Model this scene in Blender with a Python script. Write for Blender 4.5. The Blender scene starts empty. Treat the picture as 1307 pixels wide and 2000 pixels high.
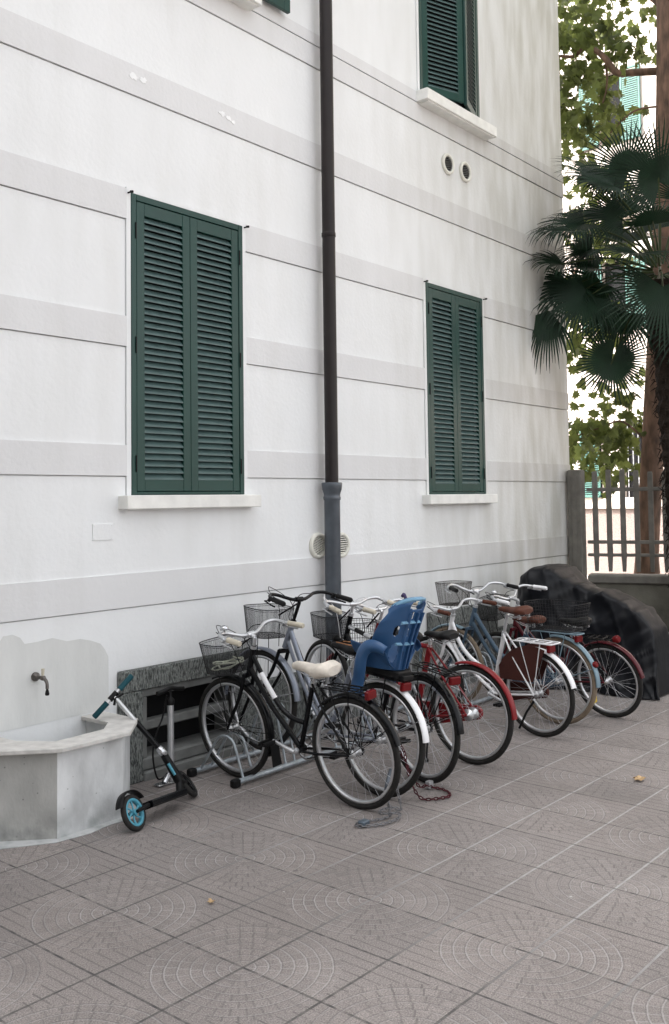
import bpy, math, random
from mathutils import Vector, Matrix, noise
R = math.radians
rnd = random.Random(7)
S = bpy.context.scene
col = S.collection

# ------------------------------------------------------------------ camera
cam_d = bpy.data.cameras.new("camera"); cam = bpy.data.objects.new("camera", cam_d); col.objects.link(cam)
cr = Vector((0.63543087, -0.77205359, -0.01268302)); cu = Vector((-0.03146897, -0.042305, 0.99860903)); cf = Vector((0.77151624, 0.63414789, 0.05117763))
cam.matrix_world = Matrix(((cr.x, cu.x, -cf.x, -5.997), (cr.y, cu.y, -cf.y, -4.93), (cr.z, cu.z, -cf.z, 1.8), (0, 0, 0, 1)))
cam_d.sensor_fit = 'VERTICAL'; cam_d.sensor_height = 24; cam_d.lens = 1864.966 / 2000 * 24
cam_d.shift_x = 13.83 / 2000; cam_d.shift_y = -121.1 / 2000
cam_d.clip_start = 0.05; cam_d.clip_end = 500
S.camera = cam
# ------------------------------------------------------------------ world, sun, exposure
SUN_EL, SUN_AZ = 48, 312           # azimuth measured clockwise from +Y
w = bpy.data.worlds.new("World"); S.world = w; w.use_nodes = True
nt = w.node_tree; nt.nodes.clear()
sky = nt.nodes.new("ShaderNodeTexSky"); sky.sky_type = 'NISHITA'; sky.sun_disc = False
sky.sun_elevation = R(SUN_EL); sky.sun_rotation = R(SUN_AZ); sky.air_density = 1.0; sky.dust_density = 6.0; sky.ozone_density = 1.0
hs = nt.nodes.new("ShaderNodeHueSaturation"); hs.inputs['Saturation'].default_value = 0.12
bg = nt.nodes.new("ShaderNodeBackground"); bg.inputs['Strength'].default_value = 0.15
wo = nt.nodes.new("ShaderNodeOutputWorld")
nt.links.new(sky.outputs[0], hs.inputs['Color']); nt.links.new(hs.outputs[0], bg.inputs[0]); nt.links.new(bg.outputs[0], wo.inputs[0])
sd = bpy.data.lights.new("sun", 'SUN'); sd.energy = 2.0; sd.angle = R(0.6); sd.color = (1.0, 0.95, 0.88)
so = bpy.data.objects.new("sun", sd); col.objects.link(so)
sdir = Vector((math.sin(R(SUN_AZ)) * math.cos(R(SUN_EL)), math.cos(R(SUN_AZ)) * math.cos(R(SUN_EL)), math.sin(R(SUN_EL))))
so.rotation_euler = sdir.to_track_quat('Z', 'Y').to_euler(); so.location = (0, 0, 20)
S.view_settings.view_transform = 'Standard'; S.view_settings.look = 'None'; S.view_settings.gamma = 1
S.view_settings.exposure = 2.2
S.render.engine = 'CYCLES'

# ------------------------------------------------------------------ materials
MATS = {}
def mat(name, c, rough=0.6, metal=0.0, var=0.10, scale=8.0, bump=0.0, bscale=60.0, coat=0.0, c2=None, trans=0.0, stretch=None):
    m = bpy.data.materials.new(name); m.use_nodes = True; n = m.node_tree; b = n.nodes["Principled BSDF"]
    tc = n.nodes.new("ShaderNodeTexCoord"); src = tc.outputs['Object']
    if stretch:
        mp = n.nodes.new("ShaderNodeMapping"); mp.inputs['Scale'].default_value = stretch
        n.links.new(src, mp.inputs[0]); src2 = mp.outputs[0]
    else: src2 = src
    nz = n.nodes.new("ShaderNodeTexNoise"); nz.inputs['Scale'].default_value = scale; nz.inputs['Detail'].default_value = 5
    n.links.new(src2, nz.inputs['Vector'])
    rp = n.nodes.new("ShaderNodeValToRGB"); rp.color_ramp.elements[0].position = 0.3; rp.color_ramp.elements[1].position = 0.72
    lo = c2 if c2 else tuple(x * (1 - var) for x in c); hi = tuple(min(1, x * (1 + var * .5)) for x in c)
    rp.color_ramp.elements[0].color = (*lo, 1); rp.color_ramp.elements[1].color = (*hi, 1)
    n.links.new(nz.outputs[0], rp.inputs[0]); n.links.new(rp.outputs[0], b.inputs['Base Color'])
    b.inputs['Metallic'].default_value = metal
    mr = n.nodes.new("ShaderNodeMapRange"); mr.inputs[3].default_value = max(0.03, rough - .08); mr.inputs[4].default_value = min(1, rough + .1)
    n.links.new(nz.outputs[0], mr.inputs[0]); n.links.new(mr.outputs[0], b.inputs['Roughness'])
    if coat: b.inputs['Coat Weight'].default_value = coat; b.inputs['Coat Roughness'].default_value = .12
    if bump:
        n2 = n.nodes.new("ShaderNodeTexNoise"); n2.inputs['Scale'].default_value = bscale; n2.inputs['Detail'].default_value = 6
        n.links.new(src2, n2.inputs['Vector'])
        bp = n.nodes.new("ShaderNodeBump"); bp.inputs['Strength'].default_value = bump; bp.inputs['Distance'].default_value = 0.01
        n.links.new(n2.outputs[0], bp.inputs['Height']); n.links.new(bp.outputs[0], b.inputs['Normal'])
    if trans:
        tr = n.nodes.new("ShaderNodeBsdfTranslucent"); mx = n.nodes.new("ShaderNodeMixShader"); mx.inputs[0].default_value = trans
        hv = n.nodes.new("ShaderNodeHueSaturation"); hv.inputs['Value'].default_value = 2.2; hv.inputs['Hue'].default_value = .48
        n.links.new(rp.outputs[0], hv.inputs['Color']); n.links.new(hv.outputs[0], tr.inputs[0])
        out = n.nodes["Material Output"]; n.links.new(b.outputs[0], mx.inputs[1]); n.links.new(tr.outputs[0], mx.inputs[2]); n.links.new(mx.outputs[0], out.inputs[0])
    if sum(c) < .30 and metal < .5: b.inputs['Specular IOR Level'].default_value = .22
    MATS[name] = m; return m

def wallmat(name, c, dirt_shade, amt):
    """painted plaster with vertical rain streaks and blotches of grime"""
    m = mat(name, c, .8, var=.03, scale=1.5, bump=.22, bscale=30)
    n = m.node_tree; b = n.nodes["Principled BSDF"]; rp = [x for x in n.nodes if x.type == 'VALTORGB'][0]
    tc = [x for x in n.nodes if x.type == 'TEX_COORD'][0]
    mp = n.nodes.new("ShaderNodeMapping"); mp.inputs['Scale'].default_value = (2.6, 2.6, .5); n.links.new(tc.outputs['Object'], mp.inputs[0])
    a = n.nodes.new("ShaderNodeTexNoise"); a.inputs['Scale'].default_value = 2.2; a.inputs['Detail'].default_value = 7; n.links.new(mp.outputs[0], a.inputs['Vector'])
    d = n.nodes.new("ShaderNodeTexNoise"); d.inputs['Scale'].default_value = .55; d.inputs['Detail'].default_value = 4; n.links.new(tc.outputs['Object'], d.inputs['Vector'])
    mu = n.nodes.new("ShaderNodeMath"); mu.operation = 'MULTIPLY'; n.links.new(a.outputs[0], mu.inputs[0]); n.links.new(d.outputs[0], mu.inputs[1])
    r2 = n.nodes.new("ShaderNodeMapRange"); r2.inputs[1].default_value = .2; r2.inputs[2].default_value = .42; r2.inputs[3].default_value = 0; r2.inputs[4].default_value = amt
    n.links.new(mu.outputs[0], r2.inputs[0])
    # grime and painted-in tree shade both thicken towards the corner by the palm
    sx = n.nodes.new("ShaderNodeSeparateXYZ"); n.links.new(tc.outputs['Object'], sx.inputs[0])
    gr = n.nodes.new("ShaderNodeMapRange"); gr.inputs[1].default_value = .8; gr.inputs[2].default_value = 4.4; gr.inputs[3].default_value = 0; gr.inputs[4].default_value = 1.7; n.links.new(sx.outputs[0], gr.inputs[0])
    g2 = n.nodes.new("ShaderNodeMath"); g2.operation = 'MULTIPLY'; n.links.new(gr.outputs[0], g2.inputs[0]); n.links.new(a.outputs[0], g2.inputs[1])
    g3 = n.nodes.new("ShaderNodeMath"); g3.operation = 'ADD'; g3.use_clamp = True; n.links.new(g2.outputs[0], g3.inputs[0]); n.links.new(r2.outputs[0], g3.inputs[1])
    r2 = g3
    mx = n.nodes.new("ShaderNodeMixRGB"); n.links.new(r2.outputs[0], mx.inputs[0]); n.links.new(rp.outputs[0], mx.inputs[1]); mx.inputs[2].default_value = (*dirt_shade, 1)
    n.links.new(mx.outputs[0], b.inputs['Base Color'])
    return m
M_WALL = wallmat("white_plaster", (.80, .815, .825), (.50, .495, .455), .18)
M_BAND = wallmat("grey_band", (.71, .715, .725), (.45, .44, .405), .18)
M_FARW = mat("far_plaster", (.60, .53, .48), .8, var=.06, scale=1)
M_FARP = mat("far_roughcast", (.27, .215, .195), .9, var=.35, scale=45, bump=.5)
M_SILL = mat("sill_stone", (.80, .80, .77), .6, var=.12, scale=9, bump=.1)
M_GREEN = mat("green_paint", (.007, .045, .036), .34, var=.16, scale=3)
M_GREEN.node_tree.nodes['Principled BSDF'].inputs['Specular IOR Level'].default_value = .4
M_SLAT_LIT = mat("skylit_green_slat", (.070, .118, .116), .38, var=.2, scale=12)  # paler than the frame paint, with caught sky light in the colour
M_TEAL = mat("teal_paint", (.07, .17, .145), .5, var=.1)
M_DARK = mat("dark_interior", (.012, .012, .013), .9)
M_PIPE = mat("brown_pipe", (.024, .0195, .0195), .42, var=.2, scale=5)
M_PIPEG = mat("grey_pipe", (.10, .115, .135), .42, metal=.3, var=.3, scale=7)
M_VENT = mat("vent_plastic", (.74, .73, .66), .5)
M_CONC = mat("concrete", (.64, .65, .655), .85, var=.30, scale=7, bump=.25, bscale=70, stretch=(1, 1, .5))
M_CONC_SHADED = mat("shaded_concrete", (.42, .42, .405), .85, var=.25, scale=6, bump=.25, bscale=70, stretch=(1, 1, .5))  # shaded copy of the concrete, the shade carried by its colour
def footdirt(m, c):
    n = m.node_tree; b = n.nodes["Principled BSDF"]; tc = [x for x in n.nodes if x.type == 'TEX_COORD'][0]; src = b.inputs['Base Color'].links[0].from_socket
    sx = n.nodes.new("ShaderNodeSeparateXYZ"); n.links.new(tc.outputs['Object'], sx.inputs[0])
    z = n.nodes.new("ShaderNodeMapRange"); z.inputs[1].default_value = 0; z.inputs[2].default_value = .17; z.inputs[3].default_value = 1.3; z.inputs[4].default_value = 0; n.links.new(sx.outputs[2], z.inputs[0])
    q = n.nodes.new("ShaderNodeTexNoise"); q.inputs['Scale'].default_value = 7; q.inputs['Detail'].default_value = 8; n.links.new(tc.outputs['Object'], q.inputs['Vector'])
    r = n.nodes.new("ShaderNodeMapRange"); r.inputs[1].default_value = .42; r.inputs[2].default_value = .62; n.links.new(q.outputs[0], r.inputs[0])
    f = n.nodes.new("ShaderNodeMath"); f.operation = 'MULTIPLY'; f.use_clamp = True; n.links.new(z.outputs[0], f.inputs[0]); n.links.new(r.outputs[0], f.inputs[1])
    v = n.nodes.new("ShaderNodeTexVoronoi"); v.inputs['Scale'].default_value = 16; n.links.new(tc.outputs['Object'], v.inputs['Vector'])
    l = n.nodes.new("ShaderNodeMath"); l.operation = 'LESS_THAN'; l.inputs[1].default_value = .07; n.links.new(v.outputs['Distance'], l.inputs[0])
    a = n.nodes.new("ShaderNodeMath"); a.operation = 'MAXIMUM'; a.use_clamp = True; n.links.new(f.outputs[0], a.inputs[0]); n.links.new(l.outputs[0], a.inputs[1])
    k = n.nodes.new("ShaderNodeMath"); k.operation = 'MULTIPLY'; k.inputs[1].default_value = .62; n.links.new(a.outputs[0], k.inputs[0])
    mx = n.nodes.new("ShaderNodeMixRGB"); n.links.new(k.outputs[0], mx.inputs[0]); n.links.new(src, mx.inputs[1]); mx.inputs[2].default_value = (*c, 1); n.links.new(mx.outputs[0], b.inputs['Base Color'])
footdirt(M_CONC, (.24, .26, .255)); footdirt(M_CONC_SHADED, (.13, .14, .135))
M_RIM = mat("rim_stone", (.60, .585, .56), .75, var=.2, scale=14, bump=.15)
M_STAIN = mat("damp_plaster", (.69, .70, .69), .85, var=.14, scale=4, bump=.2, stretch=(1, 1, .35))
M_PLINTH = mat("roughcast", (.15, .16, .155), .9, var=.35, scale=30)
M_FRAMEC = mat("basement_frame", (.17, .175, .17), .8, var=.3, scale=9)
M_BLACK = mat("black_paint", (.0035, .0038, .0048), .22, var=.2)
M_BLKP = mat("black_plastic", (.006, .006, .0065), .5, var=.2)
M_TYRE = mat("tyre_rubber", (.024, .023, .022), .78, var=.3, scale=25)
M_TAN = mat("tan_tyre", (.20, .155, .11), .8, var=.25, scale=20)
M_STEEL = mat("steel", (.62, .63, .65), .26, metal=.95, var=.2, scale=15)
M_ALU = mat("aluminium", (.66, .67, .69), .38, metal=.85, var=.15, scale=15)
M_GALV = mat("galvanised", (.47, .52, .56), .42, metal=.7, var=.25, scale=18)
M_SPOKE = mat("spoke_steel", (.55, .55, .57), .35, metal=.8)
M_SILV = mat("silver_paint", (.24, .265, .32), .32, metal=.4)
M_WHITE = mat("white_paint", (.78, .78, .80), .3, var=.08, coat=.3)
M_RED = mat("red_paint", (.19, .010, .014), .3, var=.15, coat=.1)
M_MAROON = mat("maroon_paint", (.075, .007, .012), .25, var=.2, coat=.2)
M_LBLUE = mat("light_blue_paint", (.17, .255, .31), .35, var=.12)
M_DBLUE = mat("steel_blue_paint", (.055, .09, .13), .32, var=.12)
M_BROWN = mat("brown_leather", (.095, .033, .020), .5, var=.3, scale=18)
M_GUARD = mat("brown_cloth", (.062, .020, .016), .75, var=.12, scale=9)
M_CREAM = mat("cream_rubber", (.58, .53, .43), .6, var=.15, scale=20)
M_SADW = mat("white_saddle_cloth", (.74, .68, .60), .7, var=.2, scale=14, bump=.5, bscale=22)
M_LENS = mat("red_reflector", (.13, .006, .008), .2)
M_LENSO = mat("orange_reflector", (.7, .16, .01), .2, coat=.5)
M_LENSY = mat("yellow_reflector", (.8, .55, .03), .3)
M_CHAIR = mat("blue_plastic", (.028, .090, .215), .34, var=.08)
M_CHAIR_LIT = mat("lit_blue_plastic", (.17, .34, .50), .4, var=.08)  # lit copy of the seat's blue, highlights put into the colour
M_COVER = mat("black_cover_fabric", (.0048, .0056, .0082), .42, var=.35, scale=3, bump=.15, bscale=30)
M_TEALG = mat("teal_rubber", (.008, .058, .075), .6, var=.15)
M_CYAN = mat("cyan_plastic", (.075, .30, .40), .4, var=.1)
M_POST = mat("fence_concrete", (.15, .142, .125), .85, var=.3, scale=9, bump=.3)
M_FWALL = mat("fence_wall", (.115, .11, .09), .9, var=.35, scale=5, bump=.4)
M_BARK = mat("plane_bark", (.15, .092, .064), .9, var=.65, scale=11, bump=1, bscale=22, stretch=(1, 1, .35))
M_PALMT = mat("palm_fibre", (.020, .014, .010), .95, var=.5, scale=20, bump=1, bscale=35, stretch=(1, 1, 2.5))
M_PALM = mat("palm_leaf", (.008, .024, .012), .5, var=.35, scale=5, trans=.12)
M_PETI = mat("petiole", (.030, .042, .014), .6)
M_LEAF = mat("plane_leaf", (.085, .115, .034), .5, var=.7, scale=3.5, trans=.42)
M_DRY = mat("dry_leaf", (.50, .34, .18), .8, var=.3, scale=30)
M_BRASS = mat("old_brass", (.16, .145, .135), .4, metal=.7, var=.4, scale=30)
M_SOIL = mat("soil", (.05, .04, .03), .95, var=.4, scale=20, bump=.6)
M_STREET = mat("street", (.42, .38, .35), .9, var=.2, scale=4)
M_CURB = mat("curb_stone", (.45, .45, .44), .8, var=.15)
M_REDCH = mat("red_chain", (.075, .012, .018), .5, var=.4, scale=30)
M_WIREB = mat("basket_wire", (.016, .016, .018), .5, var=.2)
M_WIREG = mat("basket_mesh_grey", (.08, .072, .066), .5, var=.2)

# roughcast bump: vertical combed strokes
def comb(m):
    n = m.node_tree; b = n.nodes["Principled BSDF"]; tc = [x for x in n.nodes if x.type == 'TEX_COORD'][0]
    mp = n.nodes.new("ShaderNodeMapping"); mp.inputs['Scale'].default_value = (105, 105, 36); mp.inputs['Rotation'].default_value = (0, .45, 0)
    n.links.new(tc.outputs['Object'], mp.inputs[0])
    v = n.nodes.new("ShaderNodeTexNoise"); v.inputs['Scale'].default_value = 1; v.inputs['Detail'].default_value = 3; n.links.new(mp.outputs[0], v.inputs['Vector'])
    bp = n.nodes.new("ShaderNodeBump"); bp.inputs['Strength'].default_value = 1; bp.inputs['Distance'].default_value = .02
    n.links.new(v.outputs[0], bp.inputs['Height']); n.links.new(bp.outputs[0], b.inputs['Normal'])
    r = n.nodes.new("ShaderNodeMapRange"); r.inputs[1].default_value = .35; r.inputs[2].default_value = .6; n.links.new(v.outputs[0], r.inputs[0])
    mx = n.nodes.new("ShaderNodeMixRGB"); n.links.new(r.outputs[0], mx.inputs[0]); mx.inputs[1].default_value = (.045, .05, .048, 1); mx.inputs[2].default_value = (.215, .23, .22, 1)
    n.links.new(mx.outputs[0], b.inputs['Base Color'])
comb(M_PLINTH)

# pavement: 40 cm tiles, rosettes of cobble rings centred on every second joint crossing
TS = .3989
def pavemat():
    m = bpy.data.materials.new("pavement_tiles"); m.use_nodes = True; n = m.node_tree; b = n.nodes["Principled BSDF"]; L = n.links.new
    def N(t): return n.nodes.new(t)
    def mth(op, a, b_=None, c_=None):
        x = N("ShaderNodeMath"); x.operation = op
        for i, v in enumerate((a, b_, c_)):
            if v is None: continue
            if isinstance(v, (int, float)): x.inputs[i].default_value = v
            else: L(v, x.inputs[i])
        return x.outputs[0]
    tc = N("ShaderNodeTexCoord"); mp = N("ShaderNodeMapping"); mp.vector_type = 'POINT'
    mp.inputs['Location'].default_value = (0, 0, 0); mp.inputs['Scale'].default_value = (1 / TS, 1 / TS, 1)
    L(tc.outputs['Object'], mp.inputs[0])
    wn = N("ShaderNodeTexNoise"); wn.inputs['Scale'].default_value = 9; wn.inputs['Detail'].default_value = 2; L(mp.outputs[0], wn.inputs['Vector'])
    sp = N("ShaderNodeSeparateXYZ"); L(mp.outputs[0], sp.inputs[0])
    wob = mth('MULTIPLY', mth('SUBTRACT', wn.outputs[0], .5), .014)
    X = sp.outputs[0]; Y = sp.outputs[1]
    Xw = mth('ADD', X, wob); Yw = mth('SUBTRACT', Y, wob)
    def cell(v): return mth('SUBTRACT', mth('MULTIPLY', mth('FRACT', mth('ADD', mth('MULTIPLY', v, .5), .5)), 2), 1)   # -1..1 round even joints
    lx, ly = cell(Xw), cell(Yw)
    r = mth('SQRT', mth('ADD', mth('MULTIPLY', lx, lx), mth('MULTIPLY', ly, ly)))
    K = 8.0
    rk = mth('MULTIPLY', r, K); ring = mth('FLOOR', rk); rf = mth('FRACT', rk)
    arc = mth('LESS_THAN', mth('MINIMUM', rf, mth('SUBTRACT', 1, rf)), .06)
    ang = mth('DIVIDE', mth('ARCTAN2', ly, lx), 2 * math.pi)
    nb = mth('ADD', mth('MULTIPLY', ring, 5), 6)
    af = mth('FRACT', mth('ADD', mth('MULTIPLY', ang, nb), mth('MULTIPLY', ring, .37)))
    # half width of a radial joint in units of a block
    rad = mth('LESS_THAN', mth('MINIMUM', af, mth('SUBTRACT', 1, af)), mth('DIVIDE', mth('MULTIPLY', nb, .0016), mth('ADD', r, .02)))
    inside = mth('LESS_THAN', r, .955)
    gin = mth('MULTIPLY', inside, mth('MAXIMUM', arc, rad))
    # rows outside
    xk = mth('MULTIPLY', Xw, 7); xf = mth('FRACT', xk); row = mth('FLOOR', xk)
    gx = mth('LESS_THAN', mth('MINIMUM', xf, mth('SUBTRACT', 1, xf)), .065)
    yf = mth('FRACT', mth('ADD', mth('MULTIPLY', Yw, 6), mth('MULTIPLY', row, .5)))
    gy = mth('LESS_THAN', mth('MINIMUM', yf, mth('SUBTRACT', 1, yf)), .08)
    gout = mth('MULTIPLY', mth('SUBTRACT', 1, inside), mth('MAXIMUM', gx, gy))
    groove = mth('MAXIMUM', gin, gout)
    # worn: grooves fade where noise is low
    wear = N("ShaderNodeTexNoise"); wear.inputs['Scale'].default_value = 1.6; wear.inputs['Detail'].default_value = 6; L(mp.outputs[0], wear.inputs['Vector'])
    wm = N("ShaderNodeMapRange"); wm.inputs[1].default_value = .12; wm.inputs[2].default_value = .34; L(wear.outputs[0], wm.inputs[0])
    groove = mth('MULTIPLY', groove, wm.outputs[0])
    def joint(v, wdt):
        f = mth('FRACT', v); return mth('LESS_THAN', mth('MINIMUM', f, mth('SUBTRACT', 1, f)), wdt)
    jx = joint(X, .014); jy = joint(Y, .014)     # jx: lines running across, jy: lines running along
    big = N("ShaderNodeTexNoise"); big.inputs['Scale'].default_value = .8; big.inputs['Detail'].default_value = 5; L(tc.outputs['Object'], big.inputs['Vector'])
    fine = N("ShaderNodeTexNoise"); fine.inputs['Scale'].default_value = 160; fine.inputs['Detail'].default_value = 3; L(tc.outputs['Object'], fine.inputs['Vector'])
    tile = N("ShaderNodeTexWhiteNoise"); fl = N("ShaderNodeVectorMath"); fl.operation = 'FLOOR'; L(mp.outputs[0], fl.inputs[0]); L(fl.outputs[0], tile.inputs[0])
    def ramp(v, a, c0, c1, b0=None):
        q = N("ShaderNodeValToRGB"); q.color_ramp.elements[0].position = a[0]; q.color_ramp.elements[1].position = a[1]
        q.color_ramp.elements[0].color = (*c0, 1); q.color_ramp.elements[1].color = (*c1, 1); L(v, q.inputs[0]); return q.outputs[0]
    base = ramp(big.outputs[0], (.35, .65), (.205, .184, .176), (.275, .248, .238))
    def mix(f, a, b_, mode='MIX'):
        q = N("ShaderNodeMixRGB"); q.blend_type = mode
        if isinstance(f, (int, float)): q.inputs[0].default_value = f
        else: L(f, q.inputs[0])
        for i, v in ((1, a), (2, b_)):
            if isinstance(v, tuple): q.inputs[i].default_value = (*v, 1)
            else: L(v, q.inputs[i])
        return q.outputs[0]
    tv = ramp(tile.outputs[0], (0, 1), (.93, .93, .93), (1.06, 1.05, 1.04))
    c = mix(1.0, base, tv, 'MULTIPLY')
    fv = ramp(fine.outputs[0], (.3, .7), (.60, .60, .60), (1.38, 1.37, 1.36)); c = mix(1.0, c, fv, 'MULTIPLY')
    # relief light and shade painted into the groove colour
    dn = N("ShaderNodeTexNoise"); dn.inputs['Scale'].default_value = .9; L(mp.outputs[0], dn.inputs['Vector'])
    gcol = ramp(dn.outputs[0], (.28, .50), (.17, .155, .15), (.42, .40, .395))
    # joints along the yard's depth painted dark, arcs pale, as relief shading
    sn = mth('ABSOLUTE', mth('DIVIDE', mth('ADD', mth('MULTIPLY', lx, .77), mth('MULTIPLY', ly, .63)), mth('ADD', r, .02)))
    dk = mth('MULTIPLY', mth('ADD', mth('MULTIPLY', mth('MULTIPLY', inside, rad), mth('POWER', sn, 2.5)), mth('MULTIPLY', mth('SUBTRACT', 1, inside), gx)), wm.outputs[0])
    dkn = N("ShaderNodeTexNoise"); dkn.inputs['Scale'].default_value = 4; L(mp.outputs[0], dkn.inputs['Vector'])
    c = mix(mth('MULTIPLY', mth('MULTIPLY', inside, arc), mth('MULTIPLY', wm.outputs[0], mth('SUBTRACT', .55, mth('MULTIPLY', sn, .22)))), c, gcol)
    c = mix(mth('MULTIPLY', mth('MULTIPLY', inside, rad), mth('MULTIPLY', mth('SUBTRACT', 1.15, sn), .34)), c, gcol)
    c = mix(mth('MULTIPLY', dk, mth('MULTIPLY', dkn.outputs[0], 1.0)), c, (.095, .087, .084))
    arc2 = mth('MULTIPLY', mth('MULTIPLY', inside, mth('LESS_THAN', mth('ABSOLUTE', mth('SUBTRACT', rf, .115)), .05)), wm.outputs[0])  # groove shade painted as a dark edge beside each arc
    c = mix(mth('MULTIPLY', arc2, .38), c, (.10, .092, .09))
    cob = N("ShaderNodeTexWhiteNoise"); cx = N("ShaderNodeCombineXYZ"); L(mth('ADD', ring, mth('MULTIPLY', row, .01)), cx.inputs[0]); L(mth('FLOOR', mth('ADD', mth('MULTIPLY', ang, nb), mth('MULTIPLY', ring, .37))), cx.inputs[1]); L(cx.outputs[0], cob.inputs[0])
    c = mix(mth('MULTIPLY', inside, .6), c, mix(1.0, c, ramp(cob.outputs[0], (0, 1), (.86, .86, .86), (1.14, 1.13, 1.12)), 'MULTIPLY'))
    # along-joints are filled with pale mortar towards the open yard, dirt near the fountain
    dmr = N('ShaderNodeMapRange'); dmr.inputs[1].default_value = 1.6; dmr.inputs[2].default_value = 4.6; dmr.inputs[3].default_value = 1; dmr.inputs[4].default_value = 0; L(mth('ADD', X, mth('MULTIPLY', dn.outputs[0], 2)), dmr.inputs[0]); dirty = dmr.outputs[0]
    jyc = mix(dirty, (.40, .39, .385), (.06, .058, .056))
    jn = N("ShaderNodeTexNoise"); jn.inputs['Scale'].default_value = 6; L(mp.outputs[0], jn.inputs['Vector'])
    c = mix(mth('MULTIPLY', jy, mth('MULTIPLY', jn.outputs[0], 1.5)), c, jyc)
    jw = N('ShaderNodeMapRange'); jw.inputs[1].default_value = .38; jw.inputs[2].default_value = .62; jw.inputs[3].default_value = .25; L(jn.outputs[0], jw.inputs[0]); c = mix(mth('MULTIPLY', jx, jw.outputs[0]), c, (.055, .053, .052))
    # chewing gum / spots
    vo = N("ShaderNodeTexVoronoi"); vo.inputs['Scale'].default_value = 3.1; L(tc.outputs['Object'], vo.inputs['Vector'])
    c = mix(mth('MULTIPLY', mth('LESS_THAN', vo.outputs['Distance'], .022), .8), c, (.5, .49, .47))
    vo2 = N("ShaderNodeTexVoronoi"); vo2.inputs['Scale'].default_value = 2.3; L(tc.outputs['Object'], vo2.inputs['Vector'])
    c = mix(mth('MULTIPLY', mth('LESS_THAN', vo2.outputs['Distance'], .035), .5), c, (.07, .065, .06))
    L(c, b.inputs['Base Color']); b.inputs['Roughness'].default_value = .78
    h = mth('SUBTRACT', mth('MULTIPLY', fine.outputs[0], .25), mth('MAXIMUM', groove, mth('MAXIMUM', jx, jy)))
    bp = N("ShaderNodeBump"); bp.inputs['Strength'].default_value = 1.0; bp.inputs['Distance'].default_value = .012; L(h, bp.inputs['Height']); L(bp.outputs[0], b.inputs['Normal'])
    return m
M_PAVE = pavemat()

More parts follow.
